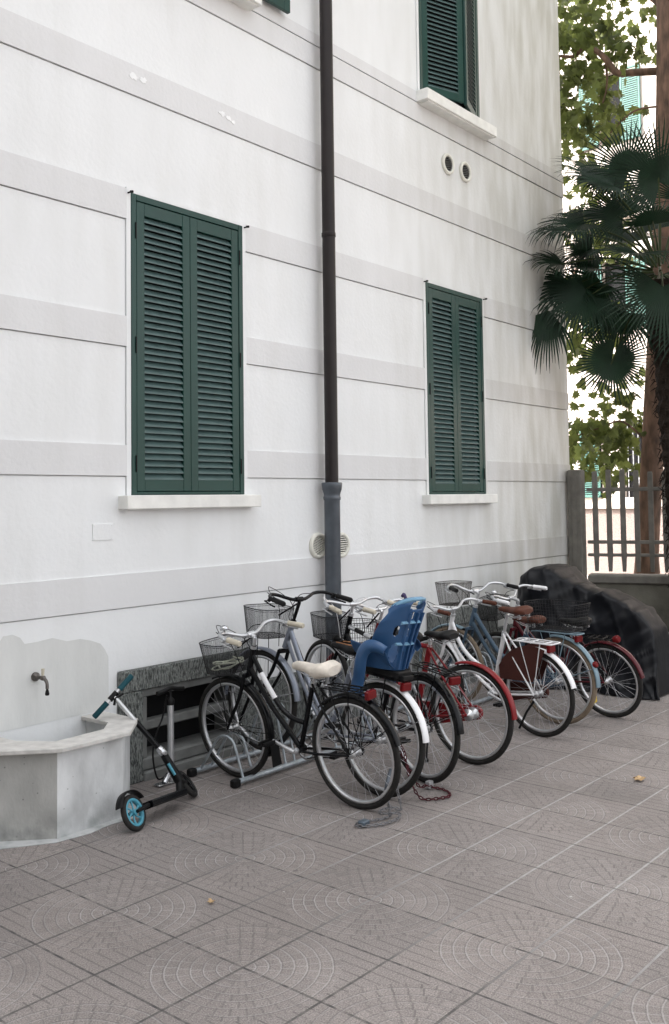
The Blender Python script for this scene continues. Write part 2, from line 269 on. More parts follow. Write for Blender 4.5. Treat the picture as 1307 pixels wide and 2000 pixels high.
# ------------------------------------------------------------------ mesh helpers
class MB:
    def __init__(s): s.v = []; s.f = []; s.sm = []; s.mi = []
    def add(s, vs, fs, smooth=False, mi=0):
        o = len(s.v); s.v += [tuple(v) for v in vs]
        for f in fs: s.f.append(tuple(i + o for i in f)); s.sm.append(smooth); s.mi.append(mi)
        return s
    def box(s, x0, x1, y0, y1, z0, z1, M=None):
        vs = [Vector((x, y, z)) for x in (x0, x1) for y in (y0, y1) for z in (z0, z1)]
        if M: vs = [M @ v for v in vs]
        return s.add(vs, [(0, 1, 3, 2), (4, 6, 7, 5), (0, 4, 5, 1), (2, 3, 7, 6), (0, 2, 6, 4), (1, 5, 7, 3)])
    def bbox(s, x0, x1, y0, y1, z0, z1, c=.01, M=None):
        """box with chamfered vertical and horizontal edges"""
        vs = []; fs = []
        def lp(a0, a1, b0, b1, z): return [(a0 + c, b0, z), (a1 - c, b0, z), (a1, b0 + c, z), (a1, b1 - c, z), (a1 - c, b1, z), (a0 + c, b1, z), (a0, b1 - c, z), (a0, b0 + c, z)]
        rings = [lp(x0 + c, x1 - c, y0 + c, y1 - c, z0), lp(x0, x1, y0, y1, z0 + c), lp(x0, x1, y0, y1, z1 - c), lp(x0 + c, x1 - c, y0 + c, y1 - c, z1)]
        for r_ in rings: vs += r_
        for k in range(3):
            for i in range(8): fs.append((k * 8 + i, k * 8 + (i + 1) % 8, k * 8 + 8 + (i + 1) % 8, k * 8 + 8 + i))
        fs.append(tuple(reversed(range(8)))); fs.append(tuple(range(24, 32)))
        vs = [Vector(v) for v in vs]
        if M: vs = [M @ v for v in vs]
        return s.add(vs, fs)
    def tube(s, pts, r, n=8, caps=True, closed=False):
        pts = [Vector(p) for p in pts]; m = len(pts)
        rs = r if isinstance(r, (list, tuple)) else [r] * m
        vs = []; fs = []; prev = None
        for i, p in enumerate(pts):
            if closed: t = (pts[(i + 1) % m] - pts[i - 1])
            else: t = pts[min(i + 1, m - 1)] - pts[max(i - 1, 0)]
            if t.length < 1e-9: t = Vector((0, 0, 1))
            t.normalize()
            if prev is None:
                a = Vector((0, 0, 1)) if abs(t.z) < .9 else Vector((1, 0, 0)); u = t.cross(a).normalized()
            else:
                u = (prev - t * prev.dot(t))
                if u.length < 1e-6: u = t.orthogonal()
                u.normalize()
            prev = u; v = t.cross(u)
            for k in range(n):
                a = 2 * math.pi * k / n; vs.append(p + (u * math.cos(a) + v * math.sin(a)) * rs[i])
        mm = m if closed else m - 1
        for i in range(mm):
            j = (i + 1) % m
            for k in range(n): fs.append((i * n + k, i * n + (k + 1) % n, j * n + (k + 1) % n, j * n + k))
        s.add(vs, fs, True)
        if caps and not closed: s.add([vs[k] for k in range(n)], [tuple(reversed(range(n)))]); s.add([vs[(m - 1) * n + k] for k in range(n)], [tuple(range(n))])
        return s
    def lathe(s, prof, origin=(0, 0, 0), axis=(0, 0, 1), n=20, smooth=True):
        o = Vector(origin); a = Vector(axis).normalized(); u = a.orthogonal().normalized(); v = a.cross(u); vs = []; fs = []
        for r_, z in prof:
            for k in range(n):
                t = 2 * math.pi * k / n; vs.append(o + a * z + (u * math.cos(t) + v * math.sin(t)) * r_)
        for i in range(len(prof) - 1):
            for k in range(n): fs.append((i * n + k, i * n + (k + 1) % n, (i + 1) * n + (k + 1) % n, (i + 1) * n + k))
        s.add(vs, fs, smooth)
        s.add(vs[:n], [tuple(reversed(range(n)))]); s.add(vs[-n:], [tuple(range(n))]); return s
    def ring(s, c, a, b, Rr, prof, n=48, t0=0, t1=None, smooth=True):
        """sweep closed profile [(radial,axial)] round centre c in plane a,b"""
        c = Vector(c); a = Vector(a).normalized(); b = Vector(b).normalized(); ax = a.cross(b); vs = []; fs = []; m = len(prof)
        full = t1 is None; t1 = 2 * math.pi if full else t1; cnt = n if full else n + 1
        for i in range(cnt):
            t = t0 + (t1 - t0) * i / n; d = a * math.cos(t) + b * math.sin(t)
            for pr, pa in prof: vs.append(c + d * (Rr + pr) + ax * pa)
        for i in range(n):
            j = (i + 1) % cnt if full else i + 1
            for k in range(m): fs.append((i * m + k, i * m + (k + 1) % m, j * m + (k + 1) % m, j * m + k))
        s.add(vs, fs, smooth)
        if not full: s.add(vs[:m], [tuple(range(m))]); s.add(vs[-m:], [tuple(reversed(range(m)))])
        return s
    def loft(s, rings, smooth=True, caps=True):
        m = len(rings[0]); vs = [p for r_ in rings for p in r_]; fs = []
        for i in range(len(rings) - 1):
            for k in range(m): fs.append((i * m + k, i * m + (k + 1) % m, (i + 1) * m + (k + 1) % m, (i + 1) * m + k))
        s.add(vs, fs, smooth)
        if caps: s.add(rings[0], [tuple(reversed(range(m)))]); s.add(rings[-1], [tuple(range(m))])
        return s
    def poly(s, pts, d):
        """flat polygon extruded by vector d"""
        p = [Vector(q) for q in pts]; d = Vector(d); m = len(p)
        return s.add(p + [q + d for q in p], [tuple(range(m)), tuple(reversed(range(m, 2 * m)))] + [((i + 1) % m, i, m + i, m + (i + 1) % m) for i in range(m)])
    def build(s, name, m, parent=None, solid=0, bevel=0):
        me = bpy.data.meshes.new(name); me.from_pydata(s.v, [], s.f); me.update()
        me.polygons.foreach_set('use_smooth', s.sm)
        ms = m if isinstance(m, (list, tuple)) else [m]
        for q in ms: me.materials.append(q)
        if len(ms) > 1: me.polygons.foreach_set('material_index', s.mi)
        o = bpy.data.objects.new(name, me); col.objects.link(o)
        if parent: o.parent = parent
        if bevel: b = o.modifiers.new("bevel", 'BEVEL'); b.width = bevel; b.segments = 2; b.limit_method = 'ANGLE'
        if solid: q = o.modifiers.new("solid", 'SOLIDIFY'); q.thickness = solid; q.offset = 0
        return o
def spline(pts, n=6):
    p = [Vector(q) for q in pts]; out = []
    for i in range(len(p) - 1):
        a, b, c, d = p[max(i - 1, 0)], p[i], p[i + 1], p[min(i + 2, len(p) - 1)]
        for k in range(n):
            t = k / n; out.append(.5 * ((2 * b) + (c - a) * t + (2 * a - 5 * b + 4 * c - d) * t * t + (3 * b - a - 3 * c + d) * t ** 3))
    out.append(p[-1]); return out
def empty(name, label, cat, loc=(0, 0, 0), group=None, M=None):
    o = bpy.data.objects.new(name, None); col.objects.link(o); o.empty_display_size = .1
    if M: o.matrix_world = M
    else: o.location = loc
    o['label'] = label; o['category'] = cat
    if group: o['group'] = group
    return o
def tag(o, label, cat, group=None, kind=None):
    o['label'] = label; o['category'] = cat
    if group: o['group'] = group
    if kind: o['kind'] = kind
    return o
def rebase(o, loc):
    """move a mesh's origin to loc, keeping its vertices where they are"""
    o.data.transform(Matrix.Translation(-Vector(loc))); o.location = loc; return o

# ------------------------------------------------------------------ ground
g = MB(); g.add([(-40, -40, -.03), (80, -40, -.03), (80, 60, -.03), (-40, 60, -.03)], [(0, 1, 2, 3)]); o = g.build('ground', M_STREET); o['kind'] = 'structure'
th = math.atan2(-0.0196, .9998)
g = MB(); a = Matrix.Rotation(th, 4, 'Z'); ai = a.inverted()
org = Vector((-3.3012, -2.2591, 0))
pc = [Vector(p) for p in ((-9.5, -16, 0), (4.35, -16, 0), (4.35, .02, 0), (-9.5, .02, 0))]
g.add([ai @ (p - org) for p in pc], [(0, 1, 2, 3)])
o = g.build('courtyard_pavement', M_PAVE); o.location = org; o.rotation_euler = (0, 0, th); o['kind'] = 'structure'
g = MB(); g.add([(4.35, -16, .02), (6.2, -16, .02), (5.2, -.05, .02), (4.35, -.05, .02)], [(0, 1, 2, 3)]); o = g.build('planting_bed', M_SOIL); o['kind'] = 'structure'

# ------------------------------------------------------------------ main building
WIN = {'a': (-2.012, -.967, 1.84, 3.838), 'b': (1.485, 2.53, 1.83, 3.835), 'c': (1.455, 2.56, 5.64, 7.75), 'd': (-2.03, -.96, 5.60, 7.75)}
BAS = {'a': (-2.12, -.87, 0, .72), 'b': (1.42, 2.66, 0, .74)}
bld = empty('apartment_house', 'white rendered apartment house with grey bands and dark green louvred shutters', 'building', (0, 0, 0))
def cells(x0, x1, z0, z1, holes):
    xs = sorted({x0, x1, *[min(max(h[0], x0), x1) for h in holes], *[min(max(h[1], x0), x1) for h in holes]})
    zs = sorted({z0, z1, *[min(max(h[2], z0), z1) for h in holes], *[min(max(h[3], z0), z1) for h in holes]})
    out = []
    for i in range(len(xs) - 1):
        run = None
        for j in range(len(zs) - 1):
            cx, cz = (xs[i] + xs[i + 1]) / 2, (zs[j] + zs[j + 1]) / 2
            ok = xs[i + 1] - xs[i] > 1e-5 and not any(h[0] < cx < h[1] and h[2] < cz < h[3] for h in holes)
            if ok and run: run[3] = zs[j + 1]
            elif ok: run = [xs[i], xs[i + 1], zs[j], zs[j + 1]]; out.append(run)
            else: run = None
    return out
XL, XR, ZT = -9.0, 4.5, 11.0
allh = list(WIN.values()); bh = [(b[0] + .18, b[1] - .18, .1, .58) for b in BAS.values()]
g = MB()
for c in cells(XL, XR, -.02, ZT, allh + bh): g.box(c[0], c[1], .03, .34, c[2], c[3])
g.box(XR - .34, XR, .34, 9, -.02, ZT); g.box(XL, XL + .34, .34, 9, -.02, ZT); g.box(XL, XR, 9, 9.3, -.02, ZT)
g.box(XL, XR, .34, 9, ZT - .3, ZT); g.box(XL - .3, XR + .4, -.4, 9.5, ZT + .0015, ZT + .25)
g.build('wall', M_WALL, bld)
# panels and bands
BANDS = [(1.12, 1.335), (1.966, 2.165), (2.812, 3.01), (3.657, 3.86), (4.507, 4.71), (5.351, 5.53), (5.538, 5.635)]
def bord(h, e=.035): return (h[0] - e, h[1] + e, h[2] - e, h[3] + .03)
bo = [bord(h) for h in allh]
bo2 = [(h[0] - .004, h[1] + .004, h[2], h[3]) for h in bo]
bsh = list(BAS.values())
rows = []; prev = .0
for lo, hi in BANDS:
    rows.append((prev, lo - .007)); prev = hi
rows[0] = (.0, 1.113); rows.append((5.635, ZT - .01))
g = MB()
for i, (a0, a1) in enumerate(rows):
    if a1 - a0 < .02: continue
    yf = .010
    for c in cells(XL, XR, a0, a1, bo2 + bsh): g.box(c[0], c[1], yf, .0302, c[2], c[3])
g.build('wall_panel', M_WALL, bld)
for lo, hi in BANDS:
    g = MB(); y0 = -.004 if lo > 5.5 else 0.0
    for c in cells(XL, XR, lo, hi, bo): g.box(c[0], c[1], y0, .0303, c[2], c[3])
    g.build('band', M_BAND, bld)
for h, b_ in zip(allh, bo):
    g = MB()
    for c in cells(b_[0], b_[1], b_[2], b_[3], [h]): g.box(c[0], c[1], -.001 if h[2] < 5 else .001, .0304, c[2], c[3])
    g.build('window_surround', M_WALL, bld)
# low roughcast plinth between the basement windows
g = MB(); g.bbox(-.868, 1.418, -.022, .012, -.01, .47, .01); g.build('plinth', M_PLINTH, bld); g = MB(); g.bbox(2.662, 4.33, -.022, .012, -.01, .47, .01); g.build('plinth', M_PLINTH, bld)
# patches of flaked paint on the band
def blob(cx, cz, rx, rz, y, n=14, seed=0):
    q = random.Random(seed); return [(cx + rx * math.cos(2 * math.pi * k / n) * q.uniform(.55, 1.2), y, cz + rz * math.sin(2 * math.pi * k / n) * q.uniform(.5, 1.2)) for k in range(n)]
M_FLAKE = mat('flaked_paint', (.88, .89, .90), .7)
for k, (cx, cz, rx, rz) in enumerate([(-1.987, 4.63, .032, .028), (-1.905, 4.63, .035, .026), (-1.165, 4.628, .035, .022), (-1.10, 4.615, .03, .02), (-1.05, 4.60, .022, .018)]):
    m_ = MB(); m_.poly(blob(cx, cz, rx, rz, -.0035, 16, k), (0, .003, 0)); m_.build('flaked_paint_patch', M_FLAKE, bld)
# damp grey plaster behind the tap
q = random.Random(4)
pts = [(-3.55, 0, .50), (-3.55, 0, 1.03)] + [(x, 0, z + q.uniform(-.01, .01)) for x, z in
      ((-3.3, 1.05), (-3.1, .98), (-2.96, 1.0), (-2.93, 1.045), (-2.87, 1.05), (-2.82, 1.02), (-2.79, .97), (-2.7, .975), (-2.6, .985), (-2.5, .965), (-2.4, .96), (-2.32, .945), (-2.25, .92), (-2.215, .88), (-2.19, .83), (-2.188, .74))] + [(-2.187, 0, .50)]
m_ = MB(); m_.poly([(p[0], .0085, p[2]) for p in pts], (0, .0012, 0)); m_.build('damp_patch', M_STAIN, bld)

# ---- shutters
def leaf(m_frame, m_slat, wdt, z0, z1, M, st=.068, top=.085, bot=.075, thick=.034, pitch=.0432, tilt=50):
    """shutter leaf in local coords x 0..wdt, y 0 (front) .. thick"""
    m_frame.bbox(0, st, 0, thick, z0, z1, .003, M); m_frame.bbox(wdt - st, wdt, 0, thick, z0, z1, .003, M)
    m_frame.bbox(st, wdt - st, .002, thick - .002, z1 - top, z1 - .0005, .002, M); m_frame.bbox(st, wdt - st, .002, thick - .002, z0 + .0005, z0 + bot, .002, M)
    n = int((z1 - z0 - top - bot) / pitch)
    p = (z1 - z0 - top - bot) / n
    for i in range(n):
        zc = z0 + bot + p * (i + .5)
        c, s_ = math.cos(R(tilt)), math.sin(R(tilt)); hw, ht = .0225, .0040
        vs = []
        for x in (st - .002, wdt - st + .002):
            for a, b_ in ((-hw, -ht), (hw, -ht), (hw, ht), (-hw, ht)):
                vs.append(M @ Vector((x, thick / 2 + a * c, zc + a * s_ * 1.0 + b_)))
        m_slat.add(vs, [(0, 1, 5, 4), (1, 2, 6, 5), (2, 3, 7, 6), (3, 0, 4, 7), (0, 3, 2, 1), (4, 5, 6, 7)])
def window(key, lab, open_=0, top_vis=True):
    x0, x1, z0, z1 = WIN[key]
    wn = MB(); e = .044
    y0, y1 = -.006, .05
    wn.bbox(x0 + .001, x0 + e, y0, y1, z0 + .001, z1 - .001, .003); wn.bbox(x1 - e, x1 - .001, y0, y1, z0 + .001, z1 - .001, .003)
    wn.bbox(x0 + e, x1 - e, y0 + .001, y1, z1 - e, z1 - .0015, .003); wn.bbox(x0 + e, x1 - e, y0 + .001, y1, z0 + .0015, z0 + .022, .003)
    W = wn.build('window', M_GREEN, bld); W['label'] = lab
    m_ = MB(); m_.box(x0 + .002, x1 - .002, .12, .14, z0 + .002, z1 - .002); m_.build('pane', M_DARK, W)
    lw = (x1 - x0 - 2 * e) / 2 - .004
    zb, zt = z0 + .026, z1 - e - .004
    for side in (0, 1):
        fm, sm_ = MB(), MB()
        ang = open_
        if side == 0: M = Matrix.Translation((x0 + e + .003, -.002, 0)) @ Matrix.Rotation(-ang, 4, 'Z')
        else: M = Matrix.Translation((x1 - e - .003, -.002, 0)) @ Matrix.Rotation(ang, 4, 'Z') @ Matrix.Translation((-lw, 0, 0))
        leaf(fm, sm_, lw, zb, zt, M)
        sh = fm.build('shutter', M_GREEN, W)
        sm_.build('louvre_panel', M_SLAT_LIT, W)
        if not open_:
            for zz in (zb + .18, (zb + zt) / 2, zt - .2):
                hb = MB(); xx = x0 + e - .012 if side == 0 else x1 - e + .002
                hb.bbox(xx, xx + .010, -.014, -.0065, zz - .055, zz + .055, .002)
                hb.build('hinge', M_BLKP, W)
    return W
window('a', 'closed louvred window nearest the fountain')
window('b', 'closed louvred window right of the downpipe')
window('c', 'upper window with louvred shutters pushed ajar', R(19))
# upper left window whose right leaf is folded back against the wall
x0, x1, z0, z1 = WIN['d']
m_ = MB(); m_.box(x0 + .001, x1 - .001, .10, .12, z0 + .001, z1 - .001); Wd = m_.build('window', M_DARK, bld)
fm, sm_ = MB(), MB(); leaf(fm, sm_, .46, 5.63, 7.7, Matrix.Translation((x1 + .02, -.075, 0))); fm.build('shutter', M_GREEN, Wd); sm_.build('louvre_panel', M_SLAT_LIT, Wd)
# top corner catches
for hx, hz in ((-2.034, 3.83), (-.945, 3.83), (1.46, 3.83), (2.555, 3.83)):
    m_ = MB(); m_.tube([(hx, .0, hz), (hx, -.035, hz)], .006); m_.tube([(hx - .004, -.03, hz - .0), (hx + .014, -.036, hz + .004)], .009); m_.build('shutter_catch', M_BLKP, bld)
for (x0, x1, zb, zt, lab) in ((-2.109, -.871, 1.75, 1.838, 0), (1.385, 2.62, 1.738, 1.826, 0), (1.385, 2.69, 5.535, 5.64, 1), (-2.11, -.86, 5.52, 5.598, 1)):
    m_ = MB(); d = .085 if lab == 0 else .13
    m_.bbox(x0, x1, -d, .03, zb, zt, .004)
    if lab: m_.box(x0 + .04, x1 - .04, -d + .02, .0, zb - .012, zb + .0)
    m_.build('window_sill', M_SILL, bld)
# ---- basement windows
for key, (x0, x1, z0, z1) in BAS.items():
    ix0, ix1 = x0 + .18, x1 - .18
    m_ = MB()
    m_.bbox(x0, x1, -.035, .012, .58, z1, .008); m_.bbox(x0, ix0, -.035, .012, .0, .5795, .008); m_.bbox(ix1, x1, -.035, .012, .0, .5795, .008)
    B_ = m_.build('basement_window', M_PLINTH, bld)
    m_ = MB(); t = .045
    m_.bbox(ix0, ix1, -.012, .20, .575 - t, .5785, .004); m_.bbox(ix0, ix0 + t, -.012, .20, .14, .575 - t, .004); m_.bbox(ix1 - t, ix1, -.012, .20, .14, .575 - t, .004)
    m_.build('frame', M_FRAMEC, B_)
    m_ = MB(); m_.bbox(ix0 + t, ix1 - t, .02, .10, .305, .365, .008); m_.build('cross_bar', M_FRAMEC, B_)
    m_ = MB(); m_.bbox(ix0, ix1, -.045, .20, -.02, .055, .008); m_.bbox(ix0, ix1, -.015, .21, .0555, .14, .012); m_.build('sill', M_FRAMEC, B_)
    m_ = MB(); m_.box(ix0 + .001, ix1 - .001, .24, .26, .10, .579); m_.build('pane', M_DARK, B_)

# ---- downpipe
dp = empty('downpipe', 'dark brown rain downpipe with grey iron lower end on the white wall', 'pipe', (-.07, -.10, 0))
pm = MB(); pm.tube([(0, 0, 1.86), (0, 0, 4), (0, 0, 7), (0, 0, 10.9)], .053, 20); pm.build('pipe', M_PIPE, dp)
pm = MB(); pm.lathe([(.056, 0), (.058, .004), (.058, .03), (.056, .035)], (0, 0, 3.92), n=20); pm.build('joint_ring', M_PIPE, dp)
pm = MB(); pm.lathe([(.064, -.02), (.064, 1.80), (.066, 1.805)], n=24); pm.build('lower_pipe', M_PIPEG, dp)
pm = MB(); pm.lathe([(.067, 1.79), (.070, 1.795), (.071, 1.812), (.067, 1.82), (.066, 1.832), (.070, 1.85), (.079, 1.875), (.082, 1.90), (.083, 1.925), (.080, 1.93), (.056, 1.931)], n=24); pm.build('collar', M_PIPEG, dp)
pm = MB()
for zz in (7.6, 10): pm.lathe([(.055, 0), (.060, .003), (.060, .022), (.055, .025)], (0, 0, zz), n=20); pm.box(-.01, .01, .04, .11, zz + .005, zz + .02)
pm.build('bracket', M_PIPE, dp)

# ---- vents
def vent(cx, cz, lab, ang, t_=.0045):
    v = empty('air_vent', lab, 'air vent', (cx, .01, cz), 'round air vents in the wall')
    m_ = MB(); m_.ring((0, 0, 0), (1, 0, 0), (0, 0, 1), .088, [(-.016, 0), (-.014, .022), (0, .028), (.014, .022), (.018, 0)], 36); m_.build('frame', M_VENT, v)
    m_ = MB(); m_.lathe([(.08, -.001), (.08, .002)], axis=(0, -1, 0), n=24); m_.build('backing', M_DARK, v)
    m_ = MB(); M = Matrix.Rotation(ang, 4, 'Y')
    k = -.063
    while k < .07:
        h_ = math.sqrt(max(.0, .077 ** 2 - k * k)); m_.box(-h_, h_, -.018, -.004, k - t_, k + t_, M); k += .018
    m_.build('slat', M_VENT if t_ > .004 else M_FRAMEC, v)
vent(1.927, 5.08, 'left one of the two small round vents below the upper window', -.25, .0018)
vent(2.254, 5.085, 'right one of the two small round vents below the upper window', -.2, .0018)
vent(-.128, 1.427, 'round louvred vent half hidden left of the grey downpipe', -.35)
vent(.165, 1.42, 'round louvred vent peeking out right of the grey downpipe', 0)
m_ = MB(); m_.bbox(-2.312, -2.154, .004, .0095, 1.558, 1.662, .001)
for xx in (-2.30, -2.166):
    for zz in (1.57, 1.65): m_.lathe([(.004, 0), (.003, .002)], (xx, .004, zz), (0, -1, 0), 8)
tag(rebase(m_.build('cover_plate', M_WALL), (-2.23, .006, 1.61)), 'small white square cover plate screwed to the wall below the left sill', 'cover plate')

# ------------------------------------------------------------------ wash fountain
ft = empty('stone_fountain', 'octagonal concrete water trough with stone rim against the wall', 'fountain', (-2.69, -.25, 0))
fx, fy = -2.69, -.25
def L3(pts, z): return [Vector((p[0] - fx, p[1] - fy, z)) for p in pts]
ob = [(-2.238, .008), (-2.238, -.262), (-2.47, -.487), (-2.91, -.487), (-3.142, -.262), (-3.142, .008)]
ib = [(-2.36, .008), (-2.36, -.225), (-2.50, -.365), (-2.88, -.365), (-3.02, -.225), (-3.02, .008)]
def wallring(o_, i_, z0, z1, mats, name, idx=None):
    m_ = MB(); n = len(o_)
    for i in range(n - 1):
        q_ = [o_[i], o_[i + 1], i_[i + 1], i_[i]]
        a_, b_ = L3(q_, z0), L3(q_, z1)
        m_.add(a_ + b_, [(0, 3, 2, 1), (4, 5, 6, 7), (0, 1, 5, 4), (2, 3, 7, 6)] + ([(0, 4, 7, 3)] if i == 0 else []) + ([(1, 2, 6, 5)] if i == n - 2 else []), mi=(idx[i] if idx else 0))
    return m_.build(name, mats, ft)
wallring(ob, ib, -.01, .4675, [M_CONC, M_CONC_SHADED], 'basin', [0, 0, 0, 1, 1])  # left faces take the copy with shade in its colour
ro = [(-2.26 + .035, .008), (-2.225, -.325), (-2.495 + .03, -.55), (-2.921, -.55), (-3.17, -.325), (-3.17, .008)]
ri = [(-2.396, .008), (-2.394, -.252), (-2.521, -.375), (-2.853, -.387), (-2.977, -.2), (-2.985, .008)]
m_ = MB(); top = []
n = len(ro)
for i in range(n - 1):
    q_ = [ro[i], ro[i + 1], ri[i + 1], ri[i]]; a_, b_ = L3(q_, .468), L3(q_, .492)
    m_.add(a_ + b_, [(0, 3, 2, 1), (4, 5, 6, 7), (0, 1, 5, 4), (2, 3, 7, 6)] + ([(0, 4, 7, 3)] if i == 0 else []) + ([(1, 2, 6, 5)] if i == n - 2 else []))
m_.build('rim', M_RIM, ft, bevel=.004)
m_ = MB(); m_.add(L3(ib, .2), [tuple(range(6))]); m_.build('basin_floor', M_CONC_SHADED, ft)
m_ = MB(); m_.poly([(x - fx, y - fy, .001) for x, y in ((-2.2, -.2), (-2.2, -.30), (-2.44, -.55), (-2.6, -.535), (-2.75, -.56), (-2.95, -.53), (-3.3, -.3), (-3.3, 0), (-2.2, 0))], (0, 0, .003)); m_.build('mortar_foot', M_CONC, ft)
tp = empty('water_tap', 'old metal water tap with pale lever on the stained wall above the trough', 'tap', (-2.72, 0, .78))
m_ = MB(); m_.lathe([(.032, -.012), (.032, .006), (.022, .014), (.013, .02), (.013, .07), (.018, .075), (.018, .10), (.012, .105)], (0, 0, 0), (0, -1, 0), 16)
m_.tube(spline([(0, -.07, .0), (0, -.11, -.005), (0, -.135, -.03), (0, -.14, -.07)]), [.014] * 6 + [.012] * 13, 12); m_.build('spout', M_BRASS, tp)
m_ = MB(); m_.lathe([(.013, 0), (.016, .01), (.012, .03), (.008, .04), (.008, .055)], (0, -.14, -.115), n=12); m_.build('nozzle', M_BLKP, tp)
m_ = MB(); m_.tube([(0, -.086, .01), (0, -.086, .035), (0, -.088, .065)], [.010, .011, .013], 10); m_.build('lever', M_CREAM, tp); tp.scale = (.82, .82, .82)

# ------------------------------------------------------------------ bicycles
def tyreprof(w_): return [(math.cos(t) * w_, math.sin(t) * w_) for t in [2 * math.pi * k / 10 for k in range(10)]]
def wheel(parent, name, y, z, Rr, steer=0, tyre=M_TYRE, tw=.019, hub=.018, spoke=M_SPOKE, tilt=0):
    """wheel centred at local (0,y,z); steer turns it about z"""
    a = Vector((math.sin(steer), math.cos(steer), 0)); b = Vector((0, 0, 1)); ax = a.cross(b); c = Vector((0, y, z))
    sp = MB(); rr = Rr - 2 * tw - .012; N_ = 32; ph = rnd.uniform(0, 6)
    for k in range(N_):
        side = 1 if k % 2 else -1; t = ph + 2 * math.pi * k / N_; off = (1.15 if (k // 2) % 2 else -1.15)
        p0 = c + ax * side * .028 + (a * math.cos(t + off) + b * math.sin(t + off)) * (hub + .004); p1 = c + (a * math.cos(t) + b * math.sin(t)) * rr
        sp.tube([p0, p1], .00115, 4, caps=False)
    W = sp.build(name, spoke, parent)
    m_ = MB(); m_.ring(c, a, b, Rr - tw, tyreprof(tw), 64); m_.build('tyre', tyre, W)
    m_ = MB(); m_.ring(c, a, b, rr + .006, [(-.010, -.005), (-.007, -.012), (.008, -.0135), (.010, 0), (.008, .0135), (-.007, .012), (-.010, .005)], 64); m_.build('rim', M_ALU, W)
    m_ = MB(); m_.lathe([(.006, -.055), (.006, -.036), (hub + .006, -.033), (hub + .006, -.028), (hub * .7, -.024), (hub * .7, .024), (hub + .006, .028), (hub + .006, .033), (.006, .036), (.006, .055)], c, ax, 16); m_.build('hub', M_ALU, W)
    return W
def fender(parent, name, y, z, Rr, t0, t1, m, steer=0, w_=.027, stay=None, stays=(), gap=.016):
    a = Vector((math.sin(steer), math.cos(steer), 0)); b = Vector((0, 0, 1)); c = Vector((0, y, z)); ax = a.cross(b)
    prof = [(-.010, -w_), (-.004, -w_ - .0015), (.004, -w_ * .7), (.008, 0), (.004, w_ * .7), (-.004, w_ + .0015), (-.010, w_), (-.002, w_ * .72), (.0055, 0), (-.002, -w_ * .72)]
    m_ = MB(); m_.ring(c, a, b, Rr + gap, prof, 40, t0, t1); F_ = m_.build(name, m, parent)
    if stays:
        m_ = MB()
        for t in stays:
            for s_ in (-1, 1): m_.tube([c + ax * s_ * .05, c + (a * math.cos(t) + b * math.sin(t)) * (Rr + gap - .004) + ax * s_ * w_], .0028, 5)
        m_.build('stay', stay or M_BLACK, F_)
    return F_
def superell(cy, cz, hw, hh, y, n=16, e=.8, flat=0):
    out = []
    for k in range(n):
        t = 2 * math.pi * k / n; c_, s_ = math.cos(t), math.sin(t)
        out.append(Vector((hw * math.copysign(abs(c_) ** e, c_), y, cz + hh * math.copysign(abs(s_) ** e, s_))))
    return out
def saddle(parent, y0, y1, z, m, wide=.085, drop=.0, cover=False, rail=M_STEEL):
    """rear at y0, nose at y1"""
    L_ = y1 - y0; secs = [(0, .55, .020, .0), (.03, .85, .028, .004), (.15, 1, .034, .006), (.32, .86, .032, .0), (.5, .5, .026, -.004), (.7, .33, .022, -.002), (.9, .27, .020, .0), (.98, .2, .014, -.003), (1, .08, .006, -.006)]
    m_ = MB(); m_.loft([superell(0, z + dz - (.012 if cover and .2 < s_ < .6 else 0), wide * w_, hh * (1.35 if cover else 1), y0 + L_ * s_, 18) for s_, w_, hh, dz in secs])
    # skirts
    sd_ = m_.build('saddle', m, parent)
    m_ = MB()
    for s_ in (-1, 1): m_.tube(spline([(s_ * .05, y0 + .04, z - .02), (s_ * .03, y0 + .09, z - .052), (s_ * .02, y0 + L_ * .6, z - .05), (s_ * .008, y1 - .03, z - .016)]), .0038, 6)
    if cover or rail is M_STEEL:
        for s_ in (-1, 1):
            hel = [(s_ * .055 + .014 * math.cos(t), y0 + .045 + .014 * math.sin(t), z - .058 + t * .0021) for t in [k * .6 for k in range(32)]]
            m_.tube(hel, .0026, 5)
    m_.build('rails', rail, sd_)
    return sd_
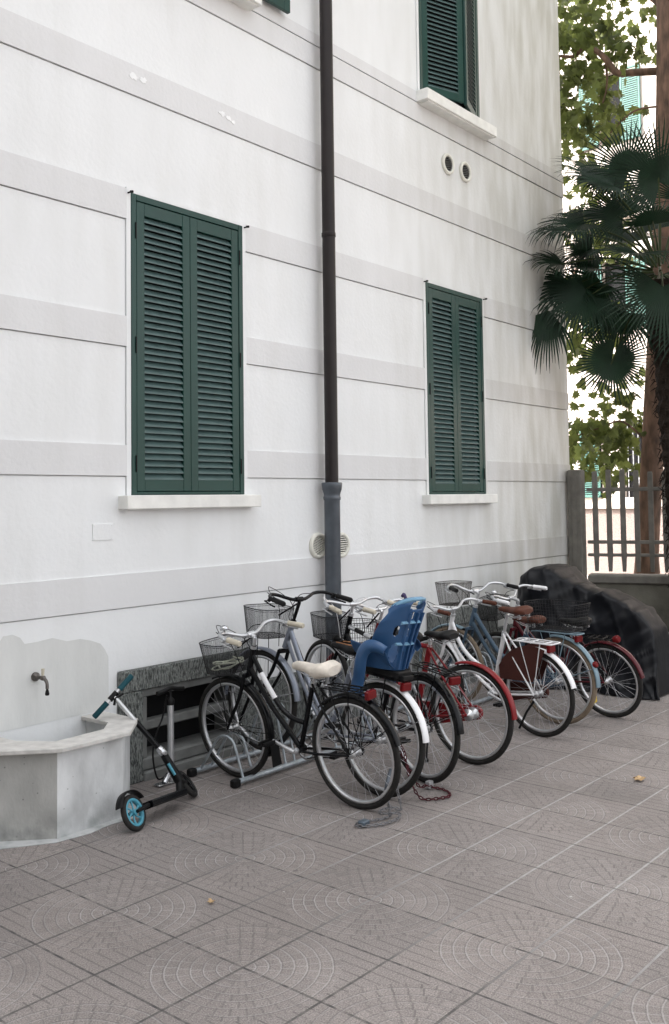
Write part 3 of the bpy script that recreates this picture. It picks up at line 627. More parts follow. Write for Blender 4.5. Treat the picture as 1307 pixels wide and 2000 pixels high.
def handlebar(parent, y, z, m, gm, rot=0, width=.29, sweep=.18, rise=.05, lever=True, bell=None, gl=.12, dropz=0):
    """city bar; centre at (0,y,z); rot steers it about z"""
    M = Matrix.Translation((0, y, z)) @ Matrix.Rotation(rot, 4, 'Z')
    P_ = [(0, 0, 0), (.055, .004, 0), (.11, .02, rise * .45), (.17, .04, rise), (.235, .022, rise + .006), (width * .97, -.03, rise - .004), (width, -.09, rise - .012 - dropz * .5), (width + .012, -sweep, rise - .022 - dropz)]
    left = spline([(-p[0], p[1], p[2]) for p in P_], 5); right = spline(P_, 5)
    pts = list(reversed(left)) + right[1:]
    m_ = MB(); m_.tube([M @ p for p in pts], .0115, 10); H = m_.build('handlebar', m, parent)
    for side, path in ((-1, left), (1, right)):
        end = path[-1]; d = (path[-1] - path[-6]).normalized(); st_ = end - d * gl
        m_ = MB(); m_.tube([M @ q_ for q_ in (st_, st_ + d * .006, st_ + d * .5 * gl, end - d * .004, end + d * .004)], [.019, .0165, .0175, .0175, .014], 10); m_.build('grip', gm, H)
        if lever:
            root = st_ - d * .03
            m_ = MB(); m_.tube([M @ (root + Vector((0, 0, -.0))), M @ (root + Vector((0, .02, -.018))), ], [.017, .012], 8)
            m_.tube([M @ q_ for q_ in (root + Vector((0, .022, -.018)), root + Vector((side * .012, .045, -.022)), root + Vector((side * .02, .03, -.028)) + d * .05, root + Vector((side * .022, .028, -.03)) + d * .11)], [.006, .006, .005, .006], 6)
            m_.build('brake_lever', M_BLKP if m is M_BLACK else M_ALU, H)
    if bell:
        m_ = MB(); bx = M @ Vector((-.185, .035, rise + .02)); m_.lathe([(.006, -.012), (.006, .004), (.026, .006), (.029, .014), (.024, .026), (.012, .033), (.003, .035)], bx, n=16); m_.build('bell', M_STEEL, H)
    return H
def basket(parent, y, z0, z1, hw, hl, m, rot=0, tap=.8, step=.009, wr=.0009, name='basket', sq=.55, rings=26, bottomstep=None):
    """open basket, centre y, oval plan, half width hw (x) and half length hl (y)"""
    m_ = MB(); M = Matrix.Translation((0, y, 0)) @ Matrix.Rotation(rot, 4, 'Z'); per = 2 * math.pi * math.sqrt((hw * hw + hl * hl) / 2) * 1.08; N_ = int(per / step)
    def pt(t, f):
        z = z0 + (z1 - z0) * f; k = tap + (1 - tap) * f; c_, s_ = math.cos(t), math.sin(t)
        return M @ Vector((hw * k * math.copysign(abs(c_) ** sq, c_), hl * k * math.copysign(abs(s_) ** sq, s_), z + .012 * (1 if f > .99 else 0) * s_ * 0))
    T = []; k = 0
    # equal arc spacing
    fine = [2 * math.pi * i / 720 for i in range(721)]; acc = [0]
    for i in range(720): acc.append(acc[-1] + (pt(fine[i + 1], 1) - pt(fine[i], 1)).length)
    j = 0
    for i in range(N_):
        target = acc[-1] * i / N_
        while acc[j + 1] < target: j += 1
        T.append(fine[j])
    for i, t in enumerate(T):
        t2 = T[(i + 1) % N_]
        m_.tube([pt(t, 0), pt(t, 1)], wr, 3, caps=False)
    for r_ in range(1, rings): m_.tube([pt(t, r_ / rings) for t in T[::2]], wr, 3, closed=True)
    B_ = m_.build(name, m, parent)
    for f_, rr in ((1, .0032), (0, .0028), (.93, .0016)): m_ = MB(); m_.tube([pt(t, f_) for t in T[::2]], rr, 6, closed=True); m_.build('rim_wire', m, B_)
    m_ = MB(); bs = bottomstep or step * 1.5
    xx = -hw * tap
    while xx < hw * tap:
        yy = hl * tap * (1 - min(1, abs(xx) / (hw * tap)) ** (2 / sq)) ** (sq / 2); m_.tube([M @ Vector((xx, -yy, z0)), M @ Vector((xx, yy, z0))], wr, 3, caps=False); xx += bs
    yy = -hl * tap
    while yy < hl * tap:
        xx = hw * tap * (1 - min(1, abs(yy) / (hl * tap)) ** (2 / sq)) ** (sq / 2); m_.tube([M @ Vector((-xx, yy, z0)), M @ Vector((xx, yy, z0))], wr, 3, caps=False); yy += bs
    m_.build('floor', m, B_)
    return B_
def rack(parent, y0, y1, z, m, Rr, hw=.06, lens=True, axle=(0, 0), clip=False, spring=False):
    """rear carrier from y0 (front) to y1 (back)"""
    m_ = MB()
    loop = spline([(-hw * .6, y0, z - .01), (-hw, y0 - .06, z), (-hw, y1 + .04, z), (-hw * .75, y1, z), (hw * .75, y1, z), (hw, y1 + .04, z), (hw, y0 - .06, z), (hw * .6, y0, z - .01)], 4)
    m_.tube(loop, .0048, 7)
    for x in (-hw * .35, hw * .35): m_.tube([(x, y0 - .03, z - .002), (x, y1, z - .002)], .0038, 6)
    for yy in (y0 - .09, (y0 + y1) / 2, y1 + .07): m_.tube([(-hw, yy, z), (hw, yy, z)], .0035, 6)
    for s_ in (-1, 1):
        m_.tube([(s_ * hw, y1 + .10, z), (s_ * .055, axle[0] + .0, axle[1] + .01)], .0042, 6)
        m_.tube([(s_ * hw, y0 - .10, z), (s_ * .055, axle[0] + .0, axle[1] + .01)], .0035, 6)
    K = m_.build('rear_rack', m, parent)
    return K
def crank(parent, y, z, ang, pedal=M_BLKP, arm=M_ALU, teeth=.078, ring=M_STEEL):
    m_ = MB(); c = Vector((.045, y, z))
    m_.ring(c, (0, 1, 0), (0, 0, 1), teeth, [(-.012, -.002), (.004, -.002), (.004, .002), (-.012, .002)], 40)
    for k in range(5): t = k * 2 * math.pi / 5; m_.tube([c, c + Vector((0, math.cos(t), math.sin(t))) * (teeth - .008)], .005, 6)
    m_.lathe([(.020, -.05), (.020, .05)], (0, y, z), (1, 0, 0), 16)
    K = m_.build('crankset', ring, parent)
    for s_, t in ((1, ang + math.pi), (-1, ang)):
        x = s_ * .062; e = Vector((x + s_ * .012, y + .168 * math.cos(t), z + .168 * math.sin(t)))
        m_ = MB(); m_.tube([(s_ * .03, y, z), (x, y, z)], .013, 10); m_.tube([(x, y, z), e], [.014, .009], 8); m_.build('crank_arm', arm, K)
        m_ = MB(); px = e.x + s_ * .055
        m_.bbox(px - .045, px + .045, e.y - .032, e.y + .032, e.z - .012, e.z - .004, .003); m_.bbox(px - .045, px + .045, e.y - .032, e.y - .02, e.z - .012, e.z + .012, .003); m_.bbox(px - .045, px + .045, e.y + .02, e.y + .032, e.z - .012, e.z + .012, .003)
        m_.tube([e, (px + s_ * .04, e.y, e.z)], .006, 8); m_.build('pedal', pedal, K)
    return K
def chain(parent, y, z, az, Rf=.07, Rb=.03, m=M_BLKP):
    m_ = MB(); m_.tube([(.045, y, z + Rf), (.045, 0, az + Rb)], .004, 5); m_.tube([(.045, y, z - Rf), (.045, 0, az - Rb)], .004, 5); m_.ring((.045, 0, az), (0, 1, 0), (0, 0, 1), Rb - .004, [(-.01, -.006), (.004, -.006), (.004, .006), (-.01, .006)], 20); return m_.build('chain', m, parent)
def cables(parent, pts_list, m=M_BLKP, r=.0026):
    m_ = MB()
    for p in pts_list: m_.tube(spline(p, 7), r, 5)
    return m_.build('cable', m, parent)
def reflector(parent, y, z, w_=.042, h=.026, m=M_LENS, d=.03):
    m_ = MB(); m_.bbox(-w_, w_, y - d * .4, y + d * .6, z - h, z + h, .006); return m_.build('tail_reflector', m, parent)
def light(parent, y, z, m=M_STEEL, x=0):
    m_ = MB(); m_.lathe([(.004, -.045), (.022, -.035), (.030, -.01), (.032, .02), (.028, .026)], (x, y, z), (0, 1, -.1), 16); H = m_.build('headlight', m, parent); return H
def kick(parent, y, z, m=M_BLKP, ang=.5, ln=.27, x=-.09):
    m_ = MB(); m_.tube([(-.03, y, z), (-.05, y - .03, z - .04), (x - .05, y - .03 - .05, .012)], [.008, .008, .007], 8); m_.tube([(x - .05, y - .085, .012), (x - .07, y - .10, .008)], .011, 8); return m_.build('kickstand', m, parent)

def bike_matrix(x, y, h, l, wb, rs):
    h, l = R(h), R(l); a = math.atan2(rs, wb); f0 = Vector((math.cos(h), math.sin(h), 0)); lf = Vector((-math.sin(h), math.cos(h), 0)); up = Vector((0, 0, 1))
    fw = f0 * math.cos(a) + up * math.sin(a); u1 = up * math.cos(a) - f0 * math.sin(a); u2 = u1 * math.cos(l) - lf * math.sin(l); rt = -(lf * math.cos(l) + u1 * math.sin(l))
    return Matrix(((rt.x, fw.x, u2.x, x), (rt.y, fw.y, u2.y, y), (rt.z, fw.z, u2.z, 0), (0, 0, 0, 1)))
G_BIKE = 'bicycles parked side by side against the wall'
def bike(label, pose, cfg):
    x, y, h, l, Rr, wb, steer, rs = pose
    b = empty('bicycle', label, 'bicycle', group=G_BIKE, M=bike_matrix(x, y, h, l, wb, rs))
    steer = R(steer); fm = cfg['paint']
    wheel(b, 'rear_wheel', 0, Rr, Rr, 0, cfg.get('tyre', M_TYRE), hub=cfg.get('hub', .02))
    wheel(b, 'front_wheel', wb, Rr, Rr, steer, cfg.get('tyre', M_TYRE), hub=.014)
    m_ = MB()
    for pts, r_ in cfg['tubes']: m_.tube(spline([(0, p[0], p[1]) for p in pts], 6), r_, 12)
    sc = cfg['seatc']; bb = cfg['bb']
    for s_ in (-1, 1):
        m_.tube([(s_ * .03, bb[0] - .03, bb[1]), (s_ * .055, bb[0] * .6, (bb[1] + Rr) / 2 - .01), (s_ * .058, 0, Rr)], .0085, 8)
        m_.tube([(s_ * .018, sc[0] - .005, sc[1]), (s_ * .05, sc[0] * .6, sc[1] * .6 + Rr * .4), (s_ * .056, 0, Rr)], .0075, 8)
    m_.lathe([(.021, -.036), (.021, .036)], (0, bb[0], bb[1]), (1, 0, 0), 14)
    m_.build('frame', fm, b)
    ht, hb = cfg['head']       # head tube top and bottom
    m_ = MB(); cr_ = Vector((0, hb[0] + .008, hb[1] - .02)); m_.bbox(-.05, .05, cr_.y - .014, cr_.y + .014, cr_.z - .018, cr_.z + .012, .006)
    for s_ in (-1, 1):
        sx = Vector((math.cos(steer), -math.sin(steer), 0)) * s_
        m_.tube(spline([cr_ + sx * .045, cr_ + sx * .05 + Vector((0, .05, -.14)), Vector((0, wb - .03, Rr + .06)) + sx * .052, Vector((0, wb, Rr)) + sx * .054], 5), [.013] * 6 + [.011] * 5 + [.008] * 5, 9)
    m_.build('fork', cfg.get('fork', fm), b)
    # stem
    hc = cfg['bar']; m_ = MB(); d = (Vector((0, ht[0], ht[1])) - Vector((0, hb[0], hb[1]))).normalized()
    top = Vector((0, ht[0], ht[1])) + d * max(.02, (hc[1] - ht[1] - .02) / max(.5, d.z))
    m_.tube([(0, ht[0], ht[1]), Vector((0, ht[0], ht[1])) + d * .02], .021, 12)
    m_.tube([(0, ht[0], ht[1]), top], .012, 10); m_.tube([top, (0, hc[0], hc[1])], .014, 10); m_.tube([(-.03, hc[0], hc[1]), (.03, hc[0], hc[1])], .017, 10)
    m_.build('stem', cfg.get('stem', M_ALU), b)
    handlebar(b, hc[0], hc[1], cfg.get('barm', M_ALU), cfg['grip'], steer + cfg.get('brot', 0), cfg.get('bw', .27), cfg.get('sweep', .19), cfg.get('rise', .05), bell=cfg.get('bell'), gl=cfg.get('gl', .12), dropz=cfg.get('dropz', 0))
    # seat
    sy0, sy1, sz = cfg['sad']; m_ = MB(); ps = Vector((0, sc[0], sc[1])); pd = (ps - Vector((0, bb[0], bb[1]))).normalized(); pe = ps + pd * max(.02, (sz - .045 - sc[1]) / pd.z)
    m_.tube([ps - pd * .02, ps + pd * .015], .019, 12); m_.tube([ps, pe], .0125, 10); m_.tube([(-.022, pe.y, pe.z), (.022, pe.y, pe.z)], .012, 8); m_.build('seatpost', cfg.get('post', M_ALU), b)
    saddle(b, sy0, sy1, sz, cfg['sadm'], cfg.get('sadw', .085), cover=cfg.get('cover', False))
    if cfg.get('rf'): fender(b, 'rear_mudguard', 0, Rr, Rr, *cfg['rf'], stay=cfg.get('stay'), stays=cfg.get('rst', (2.75,)))
    if cfg.get('ff'): fender(b, 'front_mudguard', wb, Rr, Rr, *cfg['ff'], steer=steer, stay=cfg.get('stay'), stays=cfg.get('fst', (3.4,)))
    if cfg.get('rack'): rack(b, *cfg['rack'], Rr, axle=(0, Rr))
    if cfg.get('refl'): reflector(b, *cfg['refl'])
    crank(b, bb[0], bb[1], cfg.get('cang', .5), arm=cfg.get('arm', M_ALU), pedal=cfg.get('pedal', M_BLKP)); 
    if cfg.get('case'):
        m_ = MB(); pts = []
        for k in range(9): t = -math.pi / 2 + math.pi * k / 8; pts.append((bb[0] + .085 * math.cos(t), bb[1] + .085 * math.sin(t)))
        for k in range(9): t = math.pi / 2 + math.pi * k / 8; pts.append((0 + .048 * math.cos(t), Rr + .048 * math.sin(t)))
        m_.poly([(.052, p[0], p[1]) for p in pts], (.022, 0, 0)); m_.build('chain_case', cfg['case'], b)
    else: chain(b, bb[0], bb[1], Rr)
    if cfg.get('basket'):
        yy, z0, z1, hw, hl = cfg['basket'][:5]; basket(b, yy, z0, z1, hw, hl, cfg['basket'][5], rot=steer, step=cfg.get('bstep', .009), rings=cfg.get('brings', 26), wr=cfg.get('bwr', .0009))
        m_ = MB()
        for s_ in (-1, 1): m_.tube([(s_ * .05, yy + hl * .3, z0), (s_ * .055, wb, Rr + .01)], .003, 6)
        m_.tube([(0, hc[0] + .01, hc[1] - .03), (0, yy - hl * .8, z1 - .04)], .006, 6); m_.build('basket_bracket', M_BLKP, b)
    if cfg.get('light'): light(b, *cfg['light'])
    if cfg.get('kick'): kick(b, *cfg['kick'])
    hx, hz = hc; w_ = cfg.get('bw', .27)
    cables(b, cfg.get('cables') or [[(-.2, hx + .05, hz + .02), (-.16, hx + .14, hz + .03), (-.05, hx + .14, hz - .06), (-.01, hb[0] + .05, hb[1] + .0)], [(.2, hx + .05, hz + .02), (.15, hx + .15, hz - .0), (.04, hx + .12, hz - .11), (.02, ht[0] + .03, ht[1] - .03), (.02, bb[0] + .2, (ht[1] + bb[1]) / 2 - .05)],
              [(-.21, hx + .05, hz + .03), (-.1, hx + .19, hz + .06), (.06, hx + .13, hz - .05), (.03, ht[0] + .04, ht[1] - .06)]], cfg.get('cabm', M_BLKP))
    return b
PI = math.pi
B1 = bike('black step-through bicycle with white cloth saddle, nearest in the row', (-1.533, -1.464, 88.5, -5.15, .327, 1.02, -1, 0), dict(
    paint=M_BLACK, bb=(.43, .279), seatc=(.288, .70), head=((.782, .865), (.832, .715)), bar=(.80, .955), grip=M_CREAM, bell=True, stem=M_ALU, bw=.265, sweep=.20, rise=.035, gl=.115,
    tubes=[(((.775, .885), (.838, .70)), .019), (((.795, .825), (.70, .672), (.60, .54), (.50, .468), (.385, .448)), .0155), (((.825, .74), (.66, .52), (.53, .39), (.43, .282)), .0165), (((.43, .279), (.36, .49), (.285, .715)), .0155)],
    sad=(.115, .445, .795), sadm=M_SADW, cover=True, sadw=.094, rf=(PI * .25, PI * .91, M_BLACK), rst=(1.95, 2.55), ff=(PI * .36, PI * 1.13, M_BLACK), fst=(3.1, 3.35), rack=(.21, -.13, .70, M_BLACK), refl=(-.150, .685), cang=.30,
    basket=(1.03, .70, .895, .165, .13, M_WIREB), pedal=M_BLKP, arm=M_ALU))
# white sticker sleeve on the top tube and mud flap
m_ = MB(); m_.tube([(0, .728, .714), (0, .69, .657), (0, .62, .566)], .0166, 12); m_.build('frame_sticker', M_WHITE, B1)
m_ = MB(); m_.poly([(-.035, 1.02 - .36, .27), (.035, 1.02 - .36, .27), (.04, 1.02 - .375, .14), (-.04, 1.02 - .375, .14)], (0, -.004, 0)); m_.build('mud_flap', M_BLKP, B1)

B2 = bike('silver bicycle with black handlebar, carrying the blue child seat', (-1.268, -1.402, 84.8, 2.2, .339, 1.10, -1.7, .086), dict(
    paint=M_SILV, bb=(.44, .285), seatc=(.29, .70), head=((.845, .91), (.905, .735)), bar=(.80, 1.075), grip=M_BLKP, stem=M_BLACK, barm=M_BLACK, bw=.29, sweep=.19, rise=.03, fork=M_BLACK,
    tubes=[(((.845, .91), (.905, .735)), .021), (((.865, .865), (.74, .67), (.60, .485), (.44, .30)), .018), (((.89, .80), (.76, .60), (.62, .43), (.45, .27)), .013), (((.44, .285), (.36, .49), (.285, .72)), .0165)],
    sad=(.17, .47, .835), sadm=M_BLKP, sadw=.095, rf=(PI * .25, PI * .94, M_WHITE), rst=(2.6,), stay=M_STEEL, ff=(-.10, PI * .94, M_SILV), fst=(.0, 2.8), rack=(.23, -.15, .725, M_BLACK), refl=(-.165, .69), cang=2.6,
    basket=(1.09, .785, .98, .165, .13, M_WIREB)))
m_ = MB()
for s_ in (-1, 1): m_.tube(spline([(s_ * .058, .24, .868), (s_ * .050, .32, .866), (s_ * .032, .40, .861)]), .004, 6)
m_.build('saddle_stripe', mat('orange_stripe', (.30, .13, .05), .5), B2)
B3 = bike('black bicycle with silver tube bands, its saddle hidden behind the blue child seat', (-.863, -1.445, 74.2, .8, .335, 1.097, 3.5, .105), dict(
    paint=M_BLACK, bb=(.44, .28), seatc=(.285, .76), head=((.84, .90), (.885, .72)), bar=(.82, .985), grip=M_CREAM, stem=M_ALU, bw=.265, sweep=.20, rise=.02,
    tubes=[(((.84, .90), (.885, .72)), .019), (((.855, .82), (.57, .79), (.30, .755)), .0155), (((.87, .76), (.66, .52), (.44, .28)), .0165), (((.44, .28), (.36, .52), (.28, .78)), .0155)],
    sad=(.13, .39, .885), sadm=M_BLKP, rf=(PI * .3, PI * .94, M_BLACK), rst=(2.0, 2.6), rack=(.12, -.255, .735, M_BLACK), refl=(-.262, .705), cang=1.0,
    basket=(1.08, .70, .865, .14, .115, M_WIREB), light=(.985, .70, M_BLKP), cabm=M_WHITE))
m_ = MB(); m_.tube([(0, .84, .8184), (0, .77, .811)], .0168, 12); m_.build('frame_sticker', M_ALU, B3); m_ = MB(); m_.tube([(0, .66, .7996), (0, .585, .7915)], .0168, 12); m_.build('frame_sticker', M_ALU, B3)
B4 = bike('red bicycle with red rear mudguard and black saddle', (-.336, -1.508, 86, -.3, .333, 1.06, 0, 0), dict(
    paint=M_RED, bb=(.475, .265), seatc=(.345, .745), head=((.80, .885), (.865, .71)), bar=(.79, .985), grip=M_CREAM, bw=.27, sweep=.19, rise=.04, hub=.034,
    tubes=[(((.80, .885), (.865, .71)), .020), (((.82, .80), (.60, .775), (.33, .75)), .0175), (((.85, .745), (.68, .52), (.475, .27)), .019), (((.475, .265), (.40, .53), (.34, .755)), .021)],
    sad=(.13, .38, .845), sadm=M_BLKP, sadw=.09, rf=(PI * .40, PI * .985, M_RED), rst=(), ff=(PI * .2, PI * .98, M_RED), case=M_RED, cang=3.6, gl=.11,
    basket=(1.02, .70, .88, .14, .12, M_WIREB), bstep=.022, brings=5, bwr=.0016, kick=(.36, .24)))
B5 = bike('white bicycle with brown saddle and brown coat guard over the rear wheel', (.614, -1.533, 80, -3.6, .324, 1.06, 0, 0), dict(
    paint=M_WHITE, bb=(.43, .272), seatc=(.29, .745), head=((.812, .835), (.862, .672)), bar=(.80, .895), grip=M_BROWN, bw=.27, sweep=.21, rise=.04,
    tubes=[(((.812, .835), (.862, .672)), .019), (((.829, .80), (.767, .645), (.686, .545), (.568, .472), (.385, .41)), .0165), (((.855, .70), (.80, .575), (.71, .475), (.58, .37), (.43, .275)), .0135), (((.43, .272), (.36, .52), (.285, .755)), .0165)],
    sad=(.045, .325, .935), sadm=M_BROWN, sadw=.085, rf=(PI * .25, PI * .92, M_WHITE), rst=(2.5,), stay=M_WHITE, ff=(0.0, PI * .95, M_WHITE), rack=(.20, -.19, .715, M_WHITE), refl=(-.145, .675, .04, .03), cang=3.4, case=M_GUARD,
    ))
for s_ in (-1, 1):
    m_ = MB(); pts = [(.312, .405)] + [(.324 * 0 + .365 * math.cos(t), .324 + .365 * math.sin(t)) for t in [R(a) for a in (30, 45, 60, 75, 90, 100, 110)]] + [(0.0, .417)]
    m_.poly([(s_ * .052, p[0], p[1]) for p in pts], (s_ * .003, 0, 0)); m_.build('coat_guard', M_GUARD, B5)
B6 = bike('light blue bicycle with tan tyres and a wire basket on its rear rack', (1.057, -1.469, 84, .3, .339, 1.06, 0, 0), dict(
    paint=M_DBLUE, bb=(.43, .285), seatc=(.29, .70), head=((.80, .86), (.85, .70)), bar=(.80, 1.0), grip=M_BLKP, bw=.29, sweep=.19, rise=.05, brot=-.35, tyre=M_TAN,
    tubes=[(((.80, .86), (.85, .70)), .021), (((.82, .82), (.70, .66), (.56, .50), (.40, .42)), .019), (((.84, .74), (.72, .57), (.58, .40), (.43, .285)), .017), (((.43, .285), (.36, .50), (.285, .715)), .017)],
    sad=(.14, .42, .80), sadm=M_BROWN, sadw=.09, rf=(PI * .45, PI * 1.005, M_LBLUE), ff=(0.0, PI * .62, M_LBLUE), fst=(2.2,), stay=M_LBLUE, rack=(.22, -.205, .722, M_LBLUE), refl=(-.19, .685), cang=2.2, case=M_DBLUE,
    basket=(1.03, .87, 1.06, .16, .12, M_WIREG)))
m_ = MB(); m_.lathe([(.012, -.03), (.024, -.01), (.026, .012), (.018, .02)], (0, -.325, .50), (0, -1, .25), 14); m_.build('rear_lamp', M_LENS, B6)
m_ = MB(); m_.tube([(0, -.30, .505), (0, -.325, .50)], .018, 10); m_.build('lamp_bracket', M_LBLUE, B6)
basket(B6, .0, .745, .955, .165, .235, M_WIREB, tap=.86, step=.024, wr=.0016, name='rear_basket', sq=.35, rings=8, bottomstep=.024)
B7 = bike('maroon bicycle with maroon rear mudguard, last in the row beside the covered scooter', (1.52, -1.70, 84, -8, .305, 1.03, 0, 0), dict(
    paint=M_MAROON, bb=(.42, .27), seatc=(.28, .66), head=((.80, .85), (.85, .68)), bar=(.86, .93), grip=M_WHITE, bw=.28, sweep=.18, rise=.05, bell=True,
    tubes=[(((.80, .85), (.85, .68)), .019), (((.82, .80), (.70, .62), (.56, .50), (.38, .42)), .016), (((.84, .72), (.72, .55), (.42, .27)), .016), (((.42, .27), (.35, .48), (.275, .68)), .016)],
    sad=(.12, .40, .77), sadm=M_BLKP, rf=(PI * .3, PI * .94, M_MAROON), rst=(1.9, 2.0), rack=(.20, -.08, .655, M_BLACK), cang=.9,
    basket=(1.06, .74, .91, .15, .12, M_WIREB)))
m_ = MB(); m_.lathe([(.02, -.03), (.030, -.01), (.032, .015), (.024, .024)], (0, -.115, .655), (0, -1, .2), 14); m_.build('rear_lamp', M_LENS, B7)
# reflectors seen between the spokes
m_ = MB(); m_.tube([(-.06, .0, .275), (-.075, .06, .19), (-.085, .13, .06)], .009, 8); m_.build('kickstand', M_BLKP, B5)
m_ = MB(); m_.bbox(-.03, .03, .13, .16, .10, .15, .004); m_.build('pedal_reflector', M_LENSY, B7)

# lock cable lying in the first basket
cl = empty('cable_lock', 'pale coiled cable lock lying in the basket of the nearest bicycle', 'bicycle lock', M=B1.matrix_world @ Matrix.Translation((0, 1.03, .708)))
pts = []
for k in range(70):
    t = k * .28; rr = .085 + .018 * math.sin(k * .9); pts.append((rr * 1.15 * math.cos(t), rr * .85 * math.sin(t), .006 + .012 * (1 + math.sin(t * 1.6 + k * .02)) + .0005 * k))
m_ = MB(); m_.tube(pts, .0045, 6); m_.build('coil', mat('cable_cover', (.5, .52, .42), .4), cl)
m_ = MB(); m_.bbox(-.02, .02, -.08, -.03, .01, .04, .005); m_.build('lock_body', M_BLKP, cl)

# ------------------------------------------------------------------ child seat on the silver bicycle
cs = empty('child_seat', 'blue plastic child bicycle seat with open handle slot in its backrest', 'child seat', M=B2.matrix_world @ Matrix.Translation((0, -.05, .73)))
def shell(name, fn, nu, nv, holes, m, th=.007, parent=cs):
    vs = [fn(i / nu, j / nv) for j in range(nv + 1) for i in range(nu + 1)]; fs = []
    for j in range(nv):
        for i in range(nu):
            u, v = (i + .5) / nu, (j + .5) / nv
            if any(h(u, v) for h in holes): continue
            a_ = j * (nu + 1) + i; fs.append((a_, a_ + 1, a_ + nu + 2, a_ + nu + 1))
    m_ = MB(); m_.add(vs, fs, True); o = m_.build(name, m, parent)
    q_ = o.modifiers.new('solid', 'SOLIDIFY'); q_.thickness = th; q_.offset = 0; q_ = o.modifiers.new('sub', 'SUBSURF'); q_.levels = 1; q_.render_levels = 1
    return o
def back(u, v):
    t = (u - .5) * 2                                    # -1..1 across
    at_ = abs(t); hw = .118 + .045 * min(1, v * 1.8) - .035 * max(0, v - .75) * 4 * at_ ** 2
    z = .050 + .45 * v - .05 * v * v * at_ ** 3
    wrap = at_ ** 2.2
    y = -.07 - .07 * v - .05 * v * v + wrap * (.19 - .07 * v) + max(0, v - .93) * .4
    return Vector((hw * math.copysign(at_ ** .85, t), y, z - wrap * .03 * v))
E_ = lambda cu_, cv, ru, rv: (lambda u, v: ((u - cu_) / ru) ** 2 + ((v - cv) / rv) ** 2 < 1)
shell('backrest', back, 44, 52, [E_(.5, .90, .17, .058), E_(.24, .56, .035, .07), E_(.76, .56, .035, .07), E_(.27, .25, .06, .13), E_(.73, .25, .06, .13), E_(.43, .53, .035, .06), E_(.57, .53, .035, .06), E_(.43, .76, .035, .05), E_(.57, .76, .035, .05), E_(.43, .20, .035, .08), E_(.57, .20, .035, .08)], M_CHAIR)
def bk(u, v, d): p = back(u, v); return p + Vector((0, -d, 0))
for u in (.36, .5, .64):
    m_ = MB(); rr_ = []
    for k in range(15):
        v = .02 + .78 * k / 14; a_ = bk(u, v, .002); rr_.append([a_ + Vector((-.004, 0, 0)), a_ + Vector((-.004, -.022, 0)), a_ + Vector((.004, -.022, 0)), a_ + Vector((.004, 0, 0))])
    m_.loft(rr_, smooth=False); m_.build('rib', M_CHAIR, cs)
for v in (.36, .66):
    m_ = MB(); rr_ = []
    for k in range(13):
        u = .26 + .48 * k / 12; a_ = bk(u, v, .002); rr_.append([a_ + Vector((0, 0, -.005)), a_ + Vector((0, -.020, -.001)), a_ + Vector((0, -.020, .005)), a_ + Vector((0, 0, .018))])
    m_.loft(rr_, smooth=False); m_.build('cross_rib', M_CHAIR_LIT, cs)
rr_ = []; m_ = MB()
for k in range(25):
    u = .06 + .88 * k / 24; a_ = bk(u, .985, 0); rr_.append([a_ + Vector((0, -.012, -.012)), a_ + Vector((0, -.014, .006)), a_ + Vector((0, .012, .010)), a_ + Vector((0, .012, -.008))])
m_.loft(rr_, smooth=True); m_.build('top_edge', M_CHAIR_LIT, cs)
def seatpan(u, v):
    t = (u - .5) * 2; w_ = abs(t) ** 2.4; return Vector((.145 * t * (1 - .05 * w_), -.06 + .30 * v, .055 + .11 * w_ + .03 * v))
shell('seat', seatpan, 20, 14, [], M_CHAIR)
gpath = spline([Vector((0, -.07, .175)), Vector((0, -.01, .195)), Vector((0, .05, .185)), Vector((0, .095, .13)), Vector((0, .12, .03)), Vector((0, .14, -.06)), Vector((0, .145, -.11))], 8)
for s_ in (-1, 1):
    def arm(u, v, s_=s_):
        # leg guard: from the seat's side forward and down to the foot rest
        k = min(len(gpath) - 2, int(v * (len(gpath) - 1))); f = v * (len(gpath) - 1) - k; c = gpath[k].lerp(gpath[k + 1], f); t = (gpath[k + 1] - gpath[k]).normalized(); n_ = Vector((0, -t.z, t.y))
        wv = .030 + .018 * min(1, v * 1.6); a_ = (u - .5) * 2
        return Vector((s_ * (.150 + .028 * math.sin(min(1, v * 1.3) * PI) + .022 * (1 - a_ * a_)), 0, 0)) + c + n_ * a_ * wv
    shell('leg_guard', arm, 10, 26, [], M_CHAIR, th=.006)
    m_ = MB(); m_.bbox(s_ * .15 - .035, s_ * .15 + .035, .10, .20, -.125, -.112, .004); m_.build('foot_rest', M_CHAIR, cs)
m_ = MB(); m_.bbox(-.07, .07, -.10, .16, .002, .05, .008); m_.bbox(-.05, .05, -.13, -.10, .0, .028, .004); m_.build('mounting_base', M_BLKP, cs)
m_ = MB()
for s_ in (-1, 1): m_.tube(spline([(s_ * .045, -.09, .40), (s_ * .055, .01, .33), (s_ * .03, .06, .20), (0, .07, .14)]), .009, 6)
m_.build('harness', M_BLKP, cs)
m_ = MB(); m_.tube(spline([(-.07, -.125, .49), (-.078, -.115, .515), (-.075, -.10, .50)]), .010, 6); m_.build('strap', mat('violet_strap', (.07, .055, .13), .6), cs)

